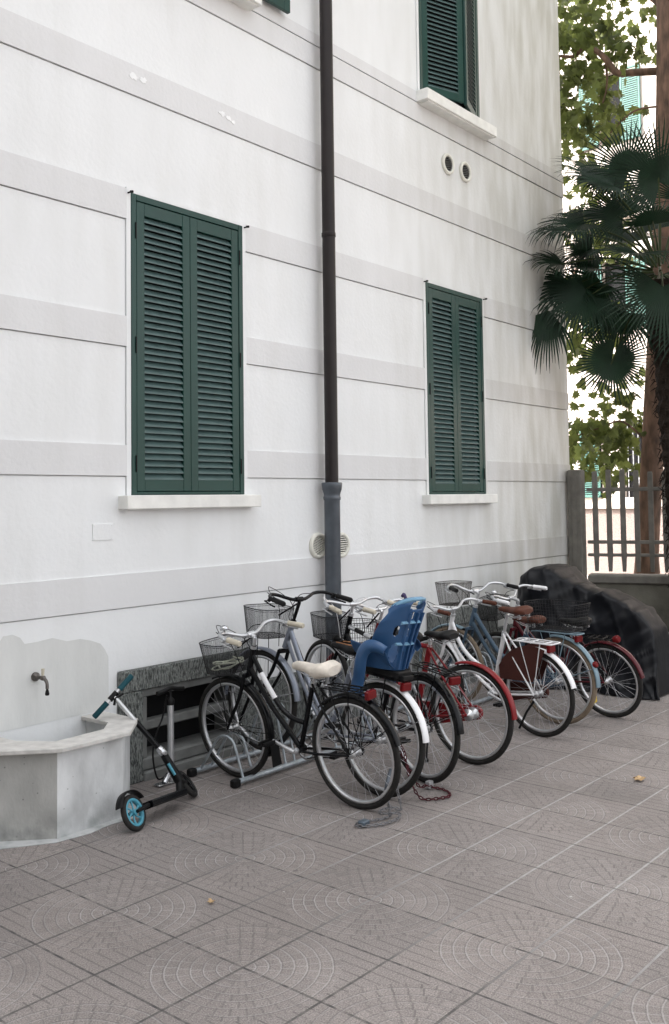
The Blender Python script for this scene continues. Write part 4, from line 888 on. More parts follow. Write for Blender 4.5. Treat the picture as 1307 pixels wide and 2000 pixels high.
# ------------------------------------------------------------------ bicycle racks
def bikerack(x0, x1, spots, lab):
    r_ = empty('bicycle_rack', lab, 'bicycle rack', (x0, -.4, 0), 'galvanised bicycle racks on the paving')
    for yy in (-.2, .2):
        m_ = MB(); m_.tube([(0, yy, .03), (x1 - x0, yy, .03)], .017, 12); m_.build('rail', M_GALV, r_)
        for xx in (0, x1 - x0): m_ = MB(); m_.bbox(xx - .05, xx + .012, yy - .024, yy + .024, .002, .052, .008); m_.build('foot', M_BLKP, r_)
    for sx, hh in spots:
        for dx in (-.045, .045):
            m_ = MB(); x = sx - x0 + dx
            p = [(x, -.2, .03), (x, -.155, hh * .55), (x, -.115, hh * .9), (x, -.085, hh), (x, -.04, hh + .012), (x, 0, hh + .005), (x, .045, hh * .9), (x, .12, hh * .5), (x, .2, .03)]
            m_.tube(spline(p, 4), .0085, 8); m_.build('hoop', M_GALV, r_)
bikerack(-1.66, -.10, [(-1.56, .27), (-1.16, .40), (-.62, .28), (-.28, .40)], 'galvanised bicycle rack holding the nearest bicycles, its open end by the pump')
bikerack(.16, 1.70, [(.30, .27), (.78, .38), (1.14, .27), (1.6, .38)], 'galvanised bicycle rack half hidden behind the red and white bicycles')

# ------------------------------------------------------------------ kick scooter
ks = empty('kick_scooter', 'black folding kick scooter with teal grips and light blue rear wheel leaning on the trough', 'kick scooter', (-2.25, -.64, 0))
kb = Vector((-2.25, -.64, 0)); K3 = lambda x, y, z: Vector((x, y, z)) - kb
def swheel(c, a, b, Rr, hubm, name):
    ax = a.cross(b).normalized(); m_ = MB(); m_.ring(c, a, b, Rr - .016, tyreprof(.016), 40); W = m_.build(name, M_TYRE, ks)
    m_ = MB(); m_.ring(c, a, b, Rr * .70, [(-.008, -.012), (.006, -.014), (.006, .014), (-.008, .012)], 32)
    for k in range(6):
        t = k * PI / 3; d = a * math.cos(t) + b * math.sin(t); e_ = a * math.cos(t + .35) + b * math.sin(t + .35)
        m_.tube([c + d * .012, c + (d + e_) * .5 * Rr * .38, c + e_ * Rr * .68], [.006, .005, .008], 6)
    m_.lathe([(.016, -.018), (.016, .018)], c, ax, 14); m_.build('rim', hubm, W); return W
dd = Vector((.588, .193, 0)).normalized(); ll = Vector((-dd.y, dd.x, 0)); lean = R(24); up_ = Vector((0, 0, 1)) * math.cos(lean) + ll * math.sin(lean)
rwc = K3(-2.552, -.735, 0) + up_ * .1
swheel(rwc, dd, up_, .10, M_CYAN, 'rear_wheel')
va = Vector((.40, -.485, -.77)).normalized(); vb = Vector((.74, .62, -.10)); vb = (vb - va * vb.dot(va)).normalized()
fwc = K3(-2.0, -.505, .083)
swheel(fwc, vb, -va, .095, M_BLKP, 'front_wheel')
m_ = MB(); f_ = rwc + dd * .10 + up_ * .0; e_ = K3(-2.14, -.60, .075); s3 = dd.cross(up_)
def slab(p0, p1, hw, hh, up): 
    d = (p1 - p0).normalized(); sd_ = d.cross(up).normalized(); u2 = sd_.cross(d)
    return [[p + sd_ * a_ * hw + u2 * b_ * hh for a_, b_ in ((-1, -.6), (-1, .6), (-.85, 1), (.85, 1), (1, .6), (1, -.6), (.8, -1), (-.8, -1))] for p in (p0, p1)]
m_.loft(slab(f_ + dd * .02, e_, .060, .020, up_), smooth=False); m_.build('deck', M_BLACK, ks)
m_ = MB()
for s_ in (-1, 1): m_.tube([f_ + dd * .05 + s3 * .028 * s_, rwc + s3 * .028 * s_], [.013, .010], 8)
m_.build('rear_fork', M_BLKP, ks)
m_ = MB(); m_.ring(rwc, dd, up_, .118, [(-.004, -.024), (.002, -.024), (.004, 0), (.002, .024), (-.004, .024), (-.001, 0)], 20, R(25), R(152)); m_.build('brake_fender', M_BLKP, ks)
col_b = K3(-2.185, -.50, .307); col_t = K3(-2.31, -.20, .623); nk = K3(-2.115, -.565, .14)
m_ = MB(); m_.tube([nk, nk * .5 + col_b * .5, col_b], [.030, .026, .021], 12); m_.tube([nk, e_], .022, 10); m_.tube([nk, fwc * .8 + nk * .2], [.022, .016], 10)
m_.build('neck', M_BLKP, ks)
m_ = MB(); m_.tube([nk * .75 + col_b * .25 + Vector((-.02, -.022, 0)), nk * .35 + col_b * .65 + Vector((-.018, -.018, 0))], .009, 8); m_.build('neck_badge', M_CYAN, ks)
m_ = MB(); dcl = (col_t - col_b); m_.tube([col_b, col_b + dcl * .55], .0165, 12); m_.build('lower_column', M_BLACK, ks)
m_ = MB(); m_.tube([col_b + dcl * .55, col_t], .0135, 12); m_.build('upper_column', M_ALU, ks)
m_ = MB(); m_.lathe([(.020, 0), (.024, .004), (.024, .03), (.021, .05), (.018, .052)], col_b - dcl * .03, dcl, 14); m_.bbox(-.012, .012, -.03, .0, -.01, .012, .003, Matrix.Translation(col_b)); m_.build('clamp', M_STEEL, ks)
gl_ = K3(-2.425, -.165, .517); gr_ = K3(-2.20, -.23, .730); bc = (gl_ + gr_) / 2; col_dir = (gr_ - gl_).normalized()
m_ = MB(); m_.tube([gl_, gr_], .011, 10); HB = m_.build('handlebar', M_ALU, ks)
for e0, sgn in ((gl_, 1), (gr_, -1)):
    m_ = MB(); m_.tube([e0 - col_dir * sgn * .006, e0, e0 + col_dir * sgn * .10, e0 + col_dir * sgn * .105], [.014, .0175, .017, .020], 12); m_.build('grip', M_TEALG, HB)
m_ = MB(); m_.tube([bc, col_t], .016, 10); m_.lathe([(.018, -.03), (.018, .03)], bc, col_dir, 12); m_.tube([bc + Vector((0, -.02, -.01)), bc + col_dir * .05 + Vector((.01, -.03, -.02))], .007, 6); m_.tube([bc + Vector((0, -.02, -.01)), bc - col_dir * .03 + Vector((.01, -.03, -.03))], .008, 6); m_.build('bar_clamp', M_BLKP, HB)

# ------------------------------------------------------------------ floor pump
pu = empty('floor_pump', 'upright floor pump with silver barrel and black handle by the basement window', 'bicycle pump', (-1.86, -.20, 0))
m_ = MB(); m_.tube([(0, 0, .045), (0, 0, .50)], .021, 16); m_.build('barrel', M_ALU, pu)
m_ = MB(); m_.lathe([(.024, 0), (.026, .01), (.026, .03), (.014, .045), (.008, .05), (.008, .10)], (0, 0, .495), n=14); m_.tube(spline([(-.11, .0, .582), (-.06, 0, .588), (0, 0, .60), (.06, 0, .588), (.11, 0, .582)]), .0145, 10); m_.build('handle', M_BLKP, pu)
m_ = MB(); m_.lathe([(.03, .02), (.03, .05), (.024, .06)], n=14); m_.bbox(-.12, .03, -.03, .03, .004, .018, .005); m_.tube([(-.07, -.02, .02), (-.03, -.01, .06), (0, 0, .05)], .02, 8); m_.build('base', M_STEEL, pu)
m_ = MB(); m_.tube(spline([(-.03, .0, .06), (-.10, .01, .05), (-.13, .02, .20), (-.10, .02, .33), (-.05, .02, .42), (-.03, 0, .56)]), .006, 8); m_.build('hose', M_BLKP, pu)

# ------------------------------------------------------------------ chains on the floor
def chainpath(name, pts, m, lab, cat, lw=.0042, ll_=.030, wv=.010, lockpos=None, lockm=None, loc=None):
    sp_ = spline(pts, 24); d = [0]
    for i in range(len(sp_) - 1): d.append(d[-1] + (sp_[i + 1] - sp_[i]).length)
    pitch = ll_ - 2.6 * lw; n_ = int(d[-1] / pitch); j = 0
    base = Vector(loc)
    o_ = empty(name, lab, cat, loc); mb = MB()
    for k in range(n_):
        tt = (k + .5) * pitch
        while d[j + 1] < tt: j += 1
        f = (tt - d[j]) / (d[j + 1] - d[j]); c = sp_[j].lerp(sp_[j + 1], f) - base; t = (sp_[j + 1] - sp_[j]).normalized()
        a_ = Vector((0, 0, 1)) if abs(t.z) < .9 else Vector((1, 0, 0)); s_ = t.cross(a_).normalized(); q_ = s_ if k % 2 == 0 else t.cross(s_).normalized()
        if k % 2 == 1: q_ = (q_ + s_ * .35).normalized()
        L2 = ll_ / 2 - lw; W2 = wv - lw
        loop = []
        for i in range(12):
            an = 2 * PI * i / 12; ex = (L2 - W2) * (1 if math.cos(an) > 0.01 else -1 if math.cos(an) < -.01 else 0)
            loop.append(c + t * (ex + W2 * math.cos(an)) + q_ * W2 * math.sin(an))
        mb.tube(loop, lw * .72, 6, closed=True)
    mb.build('chain', m, o_)
    return o_
c1 = chainpath('lock_chain', [(-1.41, -1.60, .20), (-1.475, -1.625, .13), (-1.50, -1.66, .012), (-1.56, -1.70, .012), (-1.63, -1.70, .014), (-1.70, -1.66, .012), (-1.76, -1.63, .014), (-1.80, -1.66, .012), (-1.74, -1.72, .012), (-1.66, -1.755, .012), (-1.57, -1.765, .014), (-1.52, -1.74, .024), (-1.58, -1.70, .03), (-1.60, -1.665, .032), (-1.55, -1.64, .03), (-1.47, -1.66, .03), (-1.42, -1.68, .012), (-1.40, -1.645, .10), (-1.40, -1.60, .22)], mat('dull_chain', (.22, .22, .23), .4, metal=.8, var=.3, scale=40),
               'bare steel lock chain hanging from the nearest rear wheel and lying on the paving', 'lock chain', loc=(-1.55, -1.68, 0), ll_=.034, wv=.011)
m_ = MB(); m_.bbox(-.235, -.175, -.01, .035, .004, .034, .006); m_.build('padlock', mat('blue_grey_lock', (.10, .13, .16), .4, metal=.4), c1)
m_ = MB(); m_.tube(spline([(.14, .07, .22), (.10, .055, .20), (.06, .04, .17), (.055, .045, .13)]), .013, 8); m_.build('sleeve', M_PIPEG, c1)
c2 = chainpath('lock_chain', [(-1.165, -1.50, .30), (-1.20, -1.56, .26), (-1.225, -1.60, .16), (-1.215, -1.64, .06), (-1.19, -1.68, .012), (-1.14, -1.74, .012), (-1.06, -1.775, .012), (-1.00, -1.745, .012), (-.965, -1.68, .012), (-.97, -1.61, .014), (-1.01, -1.585, .03), (-1.05, -1.56, .03), (-1.08, -1.53, .10), (-1.11, -1.50, .18), (-1.15, -1.48, .26)], M_REDCH,
               'dark red lock chain looped from the second rear wheel to the ground', 'lock chain', loc=(-1.08, -1.65, 0), ll_=.036, wv=.012, lw=.005)
m_ = MB(); m_.bbox(.085, .13, .05, .085, .004, .05, .004); m_.build('padlock', M_ALU, c2)

# ------------------------------------------------------------------ fallen leaves
def fallen(x, y, s_, lab, rz, m=M_DRY):
    q_ = random.Random(int(x * 100)); pts = []
    for k in range(11):
        a_ = 2 * PI * k / 11; r_ = s_ * (1 if k % 2 == 0 else .55) * q_.uniform(.8, 1.1); pts.append(Vector((r_ * math.cos(a_), r_ * math.sin(a_) * .7, .008 + q_.uniform(0, .35) * s_)))
    m_ = MB(); m_.add([Vector((0, 0, .006))] + pts, [(0, k + 1, (k + 1) % 11 + 1) for k in range(11)]); o = m_.build('fallen_leaf', m, solid=.0012); o.location = (x, y, 0); o.rotation_euler = (0, 0, rz)
    return tag(o, lab, 'leaf', 'dry leaves lying on the paving')
fallen(-.037, -2.54, .062, 'large curled dry leaf alone on the open paving at the right', .4)
fallen(-2.971, -1.735, .026, 'small dry leaf scrap on the paving in front of the trough', 1.2)
fallen(-1.33, -.53, .035, 'pale crumpled leaf beside the open end of the bicycle rack', 2.1, M_STAIN)

# ------------------------------------------------------------------ covered motor scooter
cv = empty('covered_scooter', 'motor scooter hidden under a black fabric cover by the fence', 'motor scooter', (2.65, -1.0, 0))
def cover():
    st = [(.665, .02, .17), (.66, .25, .17), (.655, .50, .175), (.645, .72, .19), (.61, .90, .23), (.54, 1.03, .29), (.45, 1.105, .33), (.33, 1.125, .33), (.22, 1.10, .31), (.12, 1.03, .25), (.02, .955, .20), (-.08, .925, .19), (-.2, .905, .19), (-.33, .875, .20), (-.45, .82, .21), (-.55, .755, .215), (-.63, .68, .21), (-.70, .57, .20), (-.735, .40, .195), (-.75, .20, .19), (-.755, .02, .19)]
    pr = spline([Vector(p) for p in st], 7); NS = 64; vs = []; n0 = len(pr)
    for j, p in enumerate(pr):
        y, h, wt = p
        for i in range(NS + 1):
            q_ = (i / NS - .5) * 2; sd_ = 1 if q_ > 0 else -1; a_ = abs(q_)
            if a_ < .28: f = a_ / .28; x = wt * math.sin(f * PI / 2) * .96; z = h * (1 - .055 * f ** 3); dr = 0
            else: dr = (a_ - .28) / .72; x = wt * (.96 + .10 * dr) + .10 * dr ** .8; z = h * .945 * (1 - dr) + .012
            # hanging folds grow towards the hem, tension folds run from the bars to the tail
            k1 = math.sin(y * 31 + 2.2 * math.sin(y * 7 + sd_)) ; k2 = noise.noise(Vector((y * 2.2 - z * 1.1, z * 8.5 + y * 5.0 + sd_ * 9, sd_ * 3)))
            rg = max(0, 1 - abs(noise.noise(Vector((y * 1.5 - z * .6 + sd_ * 4, z * 4.2 + y * 2.7 + sd_ * 9, sd_ * 3 + 1)))) * 5) ** 2; rg2 = max(0, 1 - abs(noise.noise(Vector((y * 3.5, z * 2.1 - y * 4.5 + sd_, 8)))) * 6) ** 2
            k3 = noise.noise(Vector((y * 1.3 + 5, z * 3 - y * 2.4, sd_ * 7)))
            env = min(1, h / .5)
            x += (.020 * k1 * dr ** 1.3 + .028 * rg * env + .020 * rg2 * env + .03 * (abs(k2) - .15) + .05 * k3) * min(1, a_ * 3)
            z2 = z + (.018 * rg + .014 * rg2 + .015 * (abs(k2) - .15) + .014 * noise.noise(Vector((x * sd_ * 5, y * 5, 2)))) * env * (1 - dr)
            yy = y + .02 * k3 * env + (.05 * dr * dr * (1 if y > .6 else -1) if abs(y) > .6 else 0)
            vs.append(Vector((sd_ * x, yy, max(.005, z2))))
    fs = []
    for j in range(n0 - 1):
        for i in range(NS): b_ = j * (NS + 1) + i; fs.append((b_, b_ + 1, b_ + NS + 2, b_ + NS + 1))
    m_ = MB(); m_.add(vs, fs, True); o = m_.build('cover', M_COVER, cv); q_ = o.modifiers.new('sub', 'SUBSURF'); q_.levels = 1; q_.render_levels = 1; return o
cover()
for yy in (.52, -.50):
    m_ = MB(); m_.ring((0, yy, .20), (0, 1, 0), (0, 0, 1), .16, tyreprof(.04), 32); m_.build('wheel', M_TYRE, cv)

# ------------------------------------------------------------------ fence
fn = empty('concrete_fence', 'grey concrete bar fence on a low wall at the end of the building', 'fence', (4.45, -.15, 0))
fd = Vector((.34, -1, 0)).normalized(); fa = math.atan2(fd.y, fd.x); FM = Matrix.Rotation(fa, 4, 'Z')      # local x runs along the fence
m_ = MB(); m_.bbox(0.06, 7, -.10, .10, -.05, .86, .01, FM); m_.build('base_wall', M_FWALL, fn)
m_ = MB(); m_.bbox(0.061, 7, -.13, .13, .80, .90, .015, FM); m_.build('coping', M_POST, fn)
m_ = MB(); m_.bbox(-.105, .02, -.045, .13, -.05, 2.10, .014); m_.bbox(-.115, -.104, .01, .07, .9, 2.02, .003); m_.build('post', M_POST, fn)
for zz, hh in ((1.845, .045), (1.245, .040), (1.10, .035)):
    m_ = MB(); m_.bbox(.06, 7, -.028, .028, zz, zz + hh, .006, FM); m_.build('rail', M_POST, fn)
k = 0; xx = .155
while xx < 6.9:
    m_ = MB(); tz = 2.08 + .02 * math.sin(k)
    rr_ = []
    for z, hw in ((.93, .020), (1.05, .026), (1.12, .030), (1.9, .030), (tz - .02, .028), (tz, .022)): rr_.append([FM @ Vector((xx + a_ * hw, b_ * hw, z)) for a_, b_ in ((-1, -.8), (-.7, -1), (.7, -1), (1, -.8), (1, .8), (.7, 1), (-.7, 1), (-1, .8))])
    m_.loft(rr_, smooth=False); m_.build('picket', M_POST, fn); xx += .152; k += 1
m_ = MB(); m_.bbox(2.0, 2.12, -.07, .07, -.05, 2.15, .014, FM); m_.build('post', M_POST, fn)
m_ = MB(); m_.bbox(3.62, 3.74, -6, -1.36, -.02, .395, .012); m_.bbox(3.742, 4.6, -1.46, -1.34, -.02, .393, .012); tag(rebase(m_.build('planter_curb', M_CURB), (3.68, -1.4, 0)), 'pale stone kerb of the bed at the foot of the palm', 'kerb')

# ------------------------------------------------------------------ palm
pl = empty('fan_palm', 'fan palm with dark fibrous trunk and drooping leaves beside the fence', 'palm tree', (4.45, -1.36, 0))
pb = Vector((4.27, -1.12, 0))
m_ = MB(); q_ = random.Random(3); rings = []
for j in range(70):
    z = j * .06; cx = -.02 * z - .0 ; cy = .045 * z; rr = .125 + .012 * math.sin(j * 2.1) + (.05 if z < .3 else 0) * (1 - z / .3) + (.03 if z > 3.4 else 0)
    rings.append([Vector((cx + (rr + q_.uniform(-.018, .02)) * math.cos(2 * PI * k / 22), cy + (rr + q_.uniform(-.018, .02)) * math.sin(2 * PI * k / 22), z)) for k in range(22)])
m_.loft(rings, smooth=False)
for j in range(500):        # old leaf bases and hanging fibres
    a_ = q_.uniform(0, 2 * PI); z = q_.uniform(.1, 4.1); c = Vector((-.02 * z, .045 * z, z)); d = Vector((math.cos(a_), math.sin(a_), 0)); p = c + d * .14
    m_.tube([p, p + d * q_.uniform(.02, .06) + Vector((0, 0, q_.uniform(-.12, .06)))], [.008, .002], 4)
m_.build('trunk', M_PALMT, pl)
crown = Vector((-.08, .18, 4.27))
def fan(H, D, N, r_, n=34, spread=300, droop=.25, seed=0, petiole=True, wid=.022, sag=.0):
    """H hub (palm-local), D direction of the middle segment, N rough normal"""
    n = int(n * 1.2); droop *= 1.25; q_ = random.Random(seed); D = Vector(D).normalized(); N = Vector(N); N = (N - D * N.dot(D)).normalized(); U = N.cross(D); H = Vector(H); m_ = MB()
    for i in range(n):
        a_ = R(-spread / 2 + spread * (i + .5) / n); L_ = r_ * (1 - .22 * (abs(a_) / PI) ** 2) * q_.uniform(.80, 1.08)
        d = D * math.cos(a_) + U * math.sin(a_); s_ = (-D * math.sin(a_) + U * math.cos(a_)); ns = 9
        vs = []; p = Vector(H); cur = d.copy(); tw = q_.uniform(-.3, .3); cone = N * .16
        cur = (d + cone).normalized()
        for k in range(ns + 1):
            f = k / ns; w_ = min(f * L_ * R(spread / n) * .55, wid * .52) if f < .55 else wid * .52 * (1 - ((f - .55) / .45) ** 1.6 * .9)
            ss = (s_ + N * tw * max(0, f - .4)).normalized()
            vs += [p - ss * w_ + N * .35 * w_, p, p + ss * w_ + N * .35 * w_]
            g_ = droop * (max(0, f - .25) ** 1.5) * q_.choice((.6, .9, 1.1, 1.3, 2.2))
            cur = (cur + Vector((0, 0, -1)) * (g_ + sag * .25 * f)).normalized(); p = p + cur * L_ / ns
        fs = []
        for k in range(ns): b_ = k * 3; fs += [(b_, b_ + 1, b_ + 4, b_ + 3), (b_ + 1, b_ + 2, b_ + 5, b_ + 4)]
        m_.add(vs, fs, False)
    o = m_.build('frond', M_PALM, pl)
    if petiole:
        m_ = MB(); mid = (crown + H) / 2 + Vector((0, 0, .10 * (H - crown).length)); m_.tube(spline([crown + (H - crown).normalized() * .08, mid, H + D * .06]), [.014] * 6 + [.010] * 6 + [.007], 6); m_.build('petiole', M_PETI, o)
    return o
VW = Vector((-.86, -.50, -.12))          # roughly towards the open yard
CR = Vector((.635, -.77, 0)); UPV = Vector((0, 0, 1))
def at(u, v, d=0): return crown + CR * u + UPV * v - VW * d     # u sideways along the fence, v height, d depth away from the yard
fans = [  # u, v, d, direction (u,v,d), normal (u,v,d toward), radius, n, spread, droop
    ((.02, .98, -.05), (-.35, 1, -.1), (0, .15, -1), .68, 46, 290, .12),
    ((-.50, .92, -.1), (-1, .16, .0), (.1, 1, -.65), .66, 40, 200, .30),
    ((-.80, .55, .15), (-.9, -.25, .0), (-.2, 1, -.7), .66, 38, 210, .75),
    ((-.66, .05, .2), (-1, .02, .1), (-.1, 1, -.5), .62, 36, 220, .45),
    ((-.80, -.28, .0), (-.8, -.6, .0), (-.3, .6, -1), .66, 40, 220, .60),
    ((-.62, -.10, .3), (-.6, -.5, .2), (-.3, .8, -.8), .70, 36, 200, .80),
    ((-.04, -.22, -.35), (-.1, -1, -.1), (0, .35, -1), .76, 44, 240, .15),
    ((-.55, -1.0, .1), (-.3, -1, 0), (.1, .1, -1), .50, 48, 345, .06),
    ((-1.22, -.42, .2), (-.35, -1, 0), (-.4, .4, -1), .72, 26, 110, .55),
    ((-1.05, .08, .1), (-1, .1, 0), (-.1, 1, -.6), .50, 24, 150, .50),
    ((-.22, .38, .45), (-.6, .3, .6), (0, 1, -.4), .60, 34, 230, .35),
    ((.40, .10, -.2), (1, .1, -.2), (.1, 1, -.6), .62, 34, 240, .3),
    ((.35, .80, .2), (.7, .7, .2), (0, .4, -1), .64, 36, 260, .2),
    ((.10, .55, .55), (.2, .7, .8), (0, 1, .4), .60, 32, 240, .25),
    ((.45, -.45, .1), (.7, -.8, 0), (.2, .6, -1), .62, 34, 220, .3),
    ((-.36, .62, .25), (-.7, .5, .2), (0, .6, -1), .60, 36, 240, .28),
    ((-.16, .42, -.55), (-.3, .35, -.9), (0, 1, .1), .50, 30, 220, .5),
    ((.10, .00, .60), (.1, -.2, 1), (0, 1, .3), .60, 30, 230, .35),
    ((-.45, -.35, .5), (-.5, -.6, .5), (0, 1, .3), .58, 32, 220, .35),
    ((-.30, 1.12, .1), (-.6, .8, .1), (0, .4, -1), .62, 36, 240, .18), ((-.62, 1.02, .15), (-.9, .4, .1), (0, .9, -.6), .60, 34, 200, .35),
    ((-.95, .42, -.1), (-1, -.1, -.1), (-.1, 1, -.4), .60, 30, 170, .70),
    ((-.70, .30, .35), (-.8, -.3, .3), (-.1, 1, -.7), .62, 34, 210, .65),
    ((-.95, -.12, .25), (-.7, -.7, .1), (-.5, .6, -.8), .68, 34, 190, .85),
    ((-.40, -.45, .15), (-.4, -.9, .1), (-.1, .5, -1), .60, 34, 200, .55),
    ((-.30, .15, -.3), (-.6, -.2, -.5), (0, 1, -.5), .62, 34, 220, .55),
    ((-.55, .66, .45), (-.6, .3, .6), (0, 1, -.5), .60, 34, 230, .40),
    ((.30, -.55, -.2), (.2, -1, -.1), (0, .4, -1), .66, 36, 220, .3)]
def vec(t): return CR * t[0] + UPV * t[1] - VW * t[2]
for i, (hp, d_, n_, r_, nn, sp_, dr) in enumerate(fans): fan(at(*hp), vec(d_), vec(n_), r_, nn, sp_, dr, i)
# ------------------------------------------------------------------ plane trees
def leafshape(mb, c, s_, q_):
    """five lobed leaf, slightly folded, hanging from its stalk"""
    d = Vector((q_.uniform(-.8, .8), q_.uniform(-.8, .8), q_.uniform(-1.2, -.1))).normalized(); a_ = Vector((q_.uniform(-1, 1), q_.uniform(-1, 1), q_.uniform(-.3, .3))); u = d.cross(a_).normalized(); n_ = d.cross(u)
    out = [(0, -.05), (.28, -.02), (.55, -.12), (.42, .18), (.70, .38), (.34, .48), (.30, .72), (.12, .66), (0, 1.0), (-.12, .66), (-.30, .72), (-.34, .48), (-.70, .38), (-.42, .18), (-.55, -.12), (-.28, -.02)]
    vs = [c + n_ * .0 + d * .35 * s_] + [c + u * x * s_ + d * y * s_ + n_ * (abs(x) * .22 + .1 * y * y) * s_ for x, y in out]
    mb.add(vs, [(0, k + 1, (k + 1) % 16 + 1) for k in range(16)], False)
def planetree(lab, base, trunk, branches, clumps, seed, leaf=.15):
    q_ = random.Random(seed); t_ = empty('plane_tree', lab, 'tree', base, 'plane trees behind the fence'); b_ = Vector(base)
    m_ = MB(); sp_ = spline([Vector(p[:3]) - b_ for p in trunk], 6); n_ = len(sp_); rads = []
    for i in range(n_):
        f = i / (n_ - 1) * (len(trunk) - 1); k = min(int(f), len(trunk) - 2); rads.append(trunk[k][3] + (trunk[k + 1][3] - trunk[k][3]) * (f - k))
    m_.tube(sp_, rads, 18); m_.build('trunk', M_BARK, t_)
    for br in branches:
        m_ = MB(); sp_ = spline([Vector(p) - b_ for p in br[0]], 5); n_ = len(sp_); m_.tube(sp_, [br[1] * (1 - .75 * i / (n_ - 1)) for i in range(n_)], 8); m_.build('branch', M_BARK, t_)
    m_ = MB()
    for (c, r3, cnt) in clumps:
        c = Vector(c) - b_
        subs = [c + Vector((q_.gauss(0, .5) * r3[0], q_.gauss(0, .5) * r3[1], q_.gauss(0, .5) * r3[2])) for _ in range(max(3, cnt // 16))]
        for s0 in subs:
            sr = q_.uniform(.12, .30)
            for _ in range(16): leafshape(m_, s0 + Vector((q_.gauss(0, sr), q_.gauss(0, sr), q_.gauss(0, sr * .8))), leaf * q_.uniform(.5, 1.2), q_)
    m_.build('crown', M_LEAF, t_); return t_
planetree('plane tree with thick reddish brown trunk right behind the palm', (6.05, -.62, 0),
    [(6.05, -.28, -.05, .24), (6.05, -.29, 1.0, .145), (6.0, -.42, 2.3, .14), (6.0, -.60, 4.2, .16), (6.0, -.77, 6.2, .19), (6.05, -.83, 8.5, .18), (6.2, -.8, 11, .13)],
    [([(6.0, -.75, 7.2), (6.0, -.35, 7.30), (6.0, -.1, 7.37), (6.0, .05, 7.6), (6.0, .2, 7.77), (6.0, .36, 7.84), (6.0, .52, 7.78), (6.0, .8, 7.87), (6.1, 1.5, 8.0)], .055), ([(6.0, -.72, 6.75), (6.0, -.35, 6.8), (6.0, -.1, 6.68), (6.0, .22, 6.45), (6.0, .6, 6.4)], .016), ([(6.0, .05, 7.6), (6.1, .1, 7.2), (6.1, .3, 6.8)], .02), ([(6.1, -.8, 7), (5.5, -1.5, 8), (4.5, -2, 9)], .09), ([(6.1, -.8, 8), (6.5, 0, 9), (7, 1, 10)], .08), ([(6, -.42, 2.4), (6.0, -.05, 2.75), (6.1, .3, 2.7), (6.1, .7, 2.6)], .018), ([(6.0, -.5, 5.2), (5.6, -1.6, 5.6), (5.2, -3.0, 6.0)], .06)],
    [((6.2, .75, 7.2), (.5, .35, .8), 300), ((6.2, .40, 8.0), (.5, .45, .7), 280), ((6.4, .1, 8.7), (.7, .8, .6), 260), ((6.2, -.25, 7.75), (.4, .25, .35), 70), ((6.2, .3, 6.95), (.35, .3, .3), 110), ((6.3, .6, 4.1), (.4, .3, .5), 120), ((6.3, .3, 5.4), (.45, .5, .4), 150), ((6.6, .5, 6.2), (.4, .4, .3), 90), ((6.8, .9, 4.6), (.4, .4, .6), 90), ((6.3, .3, 3.6), (.4, .4, .4), 110), ((6.2, .35, 2.6), (.35, .36, .35), 140), ((6.2, .15, 2.25), (.35, .40, .25), 100), ((6.2, .62, 2.3), (.3, .2, .5), 60), ((6.2, -.1, 2.9), (.3, .2, .3), 24), ((6, -2.8, 9), (1.6, 1.8, 1.0), 700), ((4.6, -3.2, 9.6), (1.5, 1.5, .8), 600), ((3.7, -3.6, 6.6), (1.2, .9, 1.8), 1100), ((2.4, -4.4, 8.2), (1.3, 1.0, 1.2), 700), ((5.3, -3.9, 6.3), (1.2, 1.2, 2.0), 800), ((4.4, -4.6, 8.0), (1.4, 1.3, 1.2), 600), ((7, 1.9, 9.5), (1.2, 1.0, 1.0), 300)], 5, .15)  # big clumps over the yard are unseen, added to dim the wall's right
planetree('slim plane tree further back, its leaves mixing into the first crown', (9.2, 2.4, 0),
    [(9.2, 2.4, -.05, .14), (9.2, 2.4, 3, .12), (9.1, 2.3, 6, .10), (9.0, 2.2, 9, .06)],
    [([(9.1, 2.3, 5), (8.8, 1.6, 6), (8.6, 1.2, 7)], .04), ([(9.1, 2.3, 6.5), (9.3, 2.9, 7.5), (9.4, 3.3, 8.5)], .04)],
    [((9, 2.2, 10.6), (1.2, 1.2, 1.0), 260), ((9, 2.9, 9.0), (.7, .5, .7), 90), ((8.9, 2.7, 3.4), (.5, .4, .6), 40)], 9, .16)

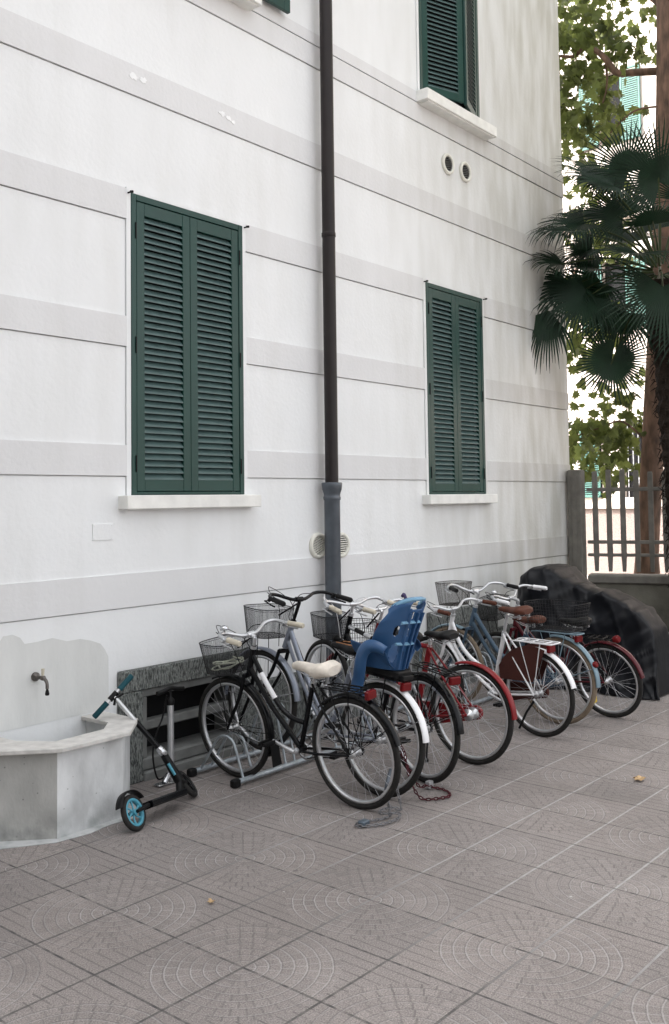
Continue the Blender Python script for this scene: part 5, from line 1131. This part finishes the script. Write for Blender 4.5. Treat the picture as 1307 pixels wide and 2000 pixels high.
# ------------------------------------------------------------------ house across the street
fb = empty('street_house', 'bright pale house across the street seen through the fence and leaves', 'building', (15, 3, 0))
def FB(x0, x1, y0, y1, z0, z1, m_): m_.bbox(x0 - 15, x1 - 15, y0 - 3, y1 - 3, z0, z1, .01)
FW = [(3.46, 3.98, 9.9, 11.6), (3.46, 4.0, 5.6, 7.2), (4.15, 4.68, 1.75, 3.5), (2.95, 3.62, 1.75, 3.5), (.9, 1.7, 1.75, 3.5), (.9, 1.7, 5.6, 7.2), (-1.4, -.6, 1.75, 3.5), (.9, 1.7, 9.9, 11.6)]
m_ = MB()
for c in cells(-9, 16, 1.50, 15, FW): m_.box(0, .3, c[0] - 3, c[1] - 3, c[2], c[3])
m_.box(.31, 7, -12, 13, 14.7, 15); m_.build('wall', M_FARW, fb)
m_ = MB(); FB(14.93, 15.29, -9, 16, -.05, 1.495, m_); m_.build('plinth', M_FARP, fb)
m_ = MB(); FB(14.85, 15.0, -9, 16, 1.497, 1.58, m_); FB(14.85, 15.0, -9, 16, 8.1, 8.35, m_); m_.build('cornice', M_FARW, fb)
for i, (y0, y1, z0, z1) in enumerate(FW):
    m_ = MB(); FB(15.12, 15.14, y0, y1, z0, z1, m_); W = m_.build('window', M_DARK, fb)
    if i in (0, 1, 4, 5, 7, 2):
        for (a0, a1) in (((y0 - .48, y0 - .01), (y1 + .01, y1 + .48)) if i != 2 else ((y0 + .02, y1 - .02),)):
            mt = M_TEAL; m_ = MB(); FB(14.93, 14.97, a0, a0 + .05, z0, z1, m_); FB(14.93, 14.97, a1 - .05, a1, z0, z1, m_); FB(14.93, 14.97, a0, a1, z0, z0 + .06, m_); FB(14.93, 14.97, a0, a1, z1 - .06, z1, m_)
            zz = z0 + .08
            while zz < z1 - .08: m_.box(14.935 - 15, 14.965 - 15, a0 + .05 - 3, a1 - .05 - 3, zz, zz + .028); zz += .05
            m_.build('shutter', mt, W)
    if i in (3, 6):
        m_ = MB(); yy = y0 + .08
        while yy < y1: m_.tube([(-.03, yy - 3, z0), (-.03, yy - 3, z1)], .012, 6); yy += .12
        m_.box(-.035, -.025, y0 - 3, y1 - 3, z0 + .6, z0 + .62); m_.build('window_bars', M_ALU, W)
# wing on the left side of the yard, outside the picture, that shuts out the sky from that side
nb = empty('unseen_wing', 'plain rendered wing out of view that blocks the sky left of the yard', 'building', (-11, -5, 0))
m_ = MB(); m_.box(-1.5, 1.4, -9, 5.0, -.05, 10); m_.build('wall', mat('unseen_wing_plaster', (.35, .34, .32), .85, var=.1), nb)
m_ = MB(); m_.box(-1.7, 1.6, -9.2, 5.2, 10.001, 10.2); m_.build('unseen_wing_roof', M_PLINTH, nb)
for yy in (-6, -2.5, 1):
    m_ = MB(); m_.bbox(1.385, 1.43, yy, yy + 1.1, 2, 4, .004); m_.build('shutter', M_GREEN, nb)  # shutters of the added unseen wing
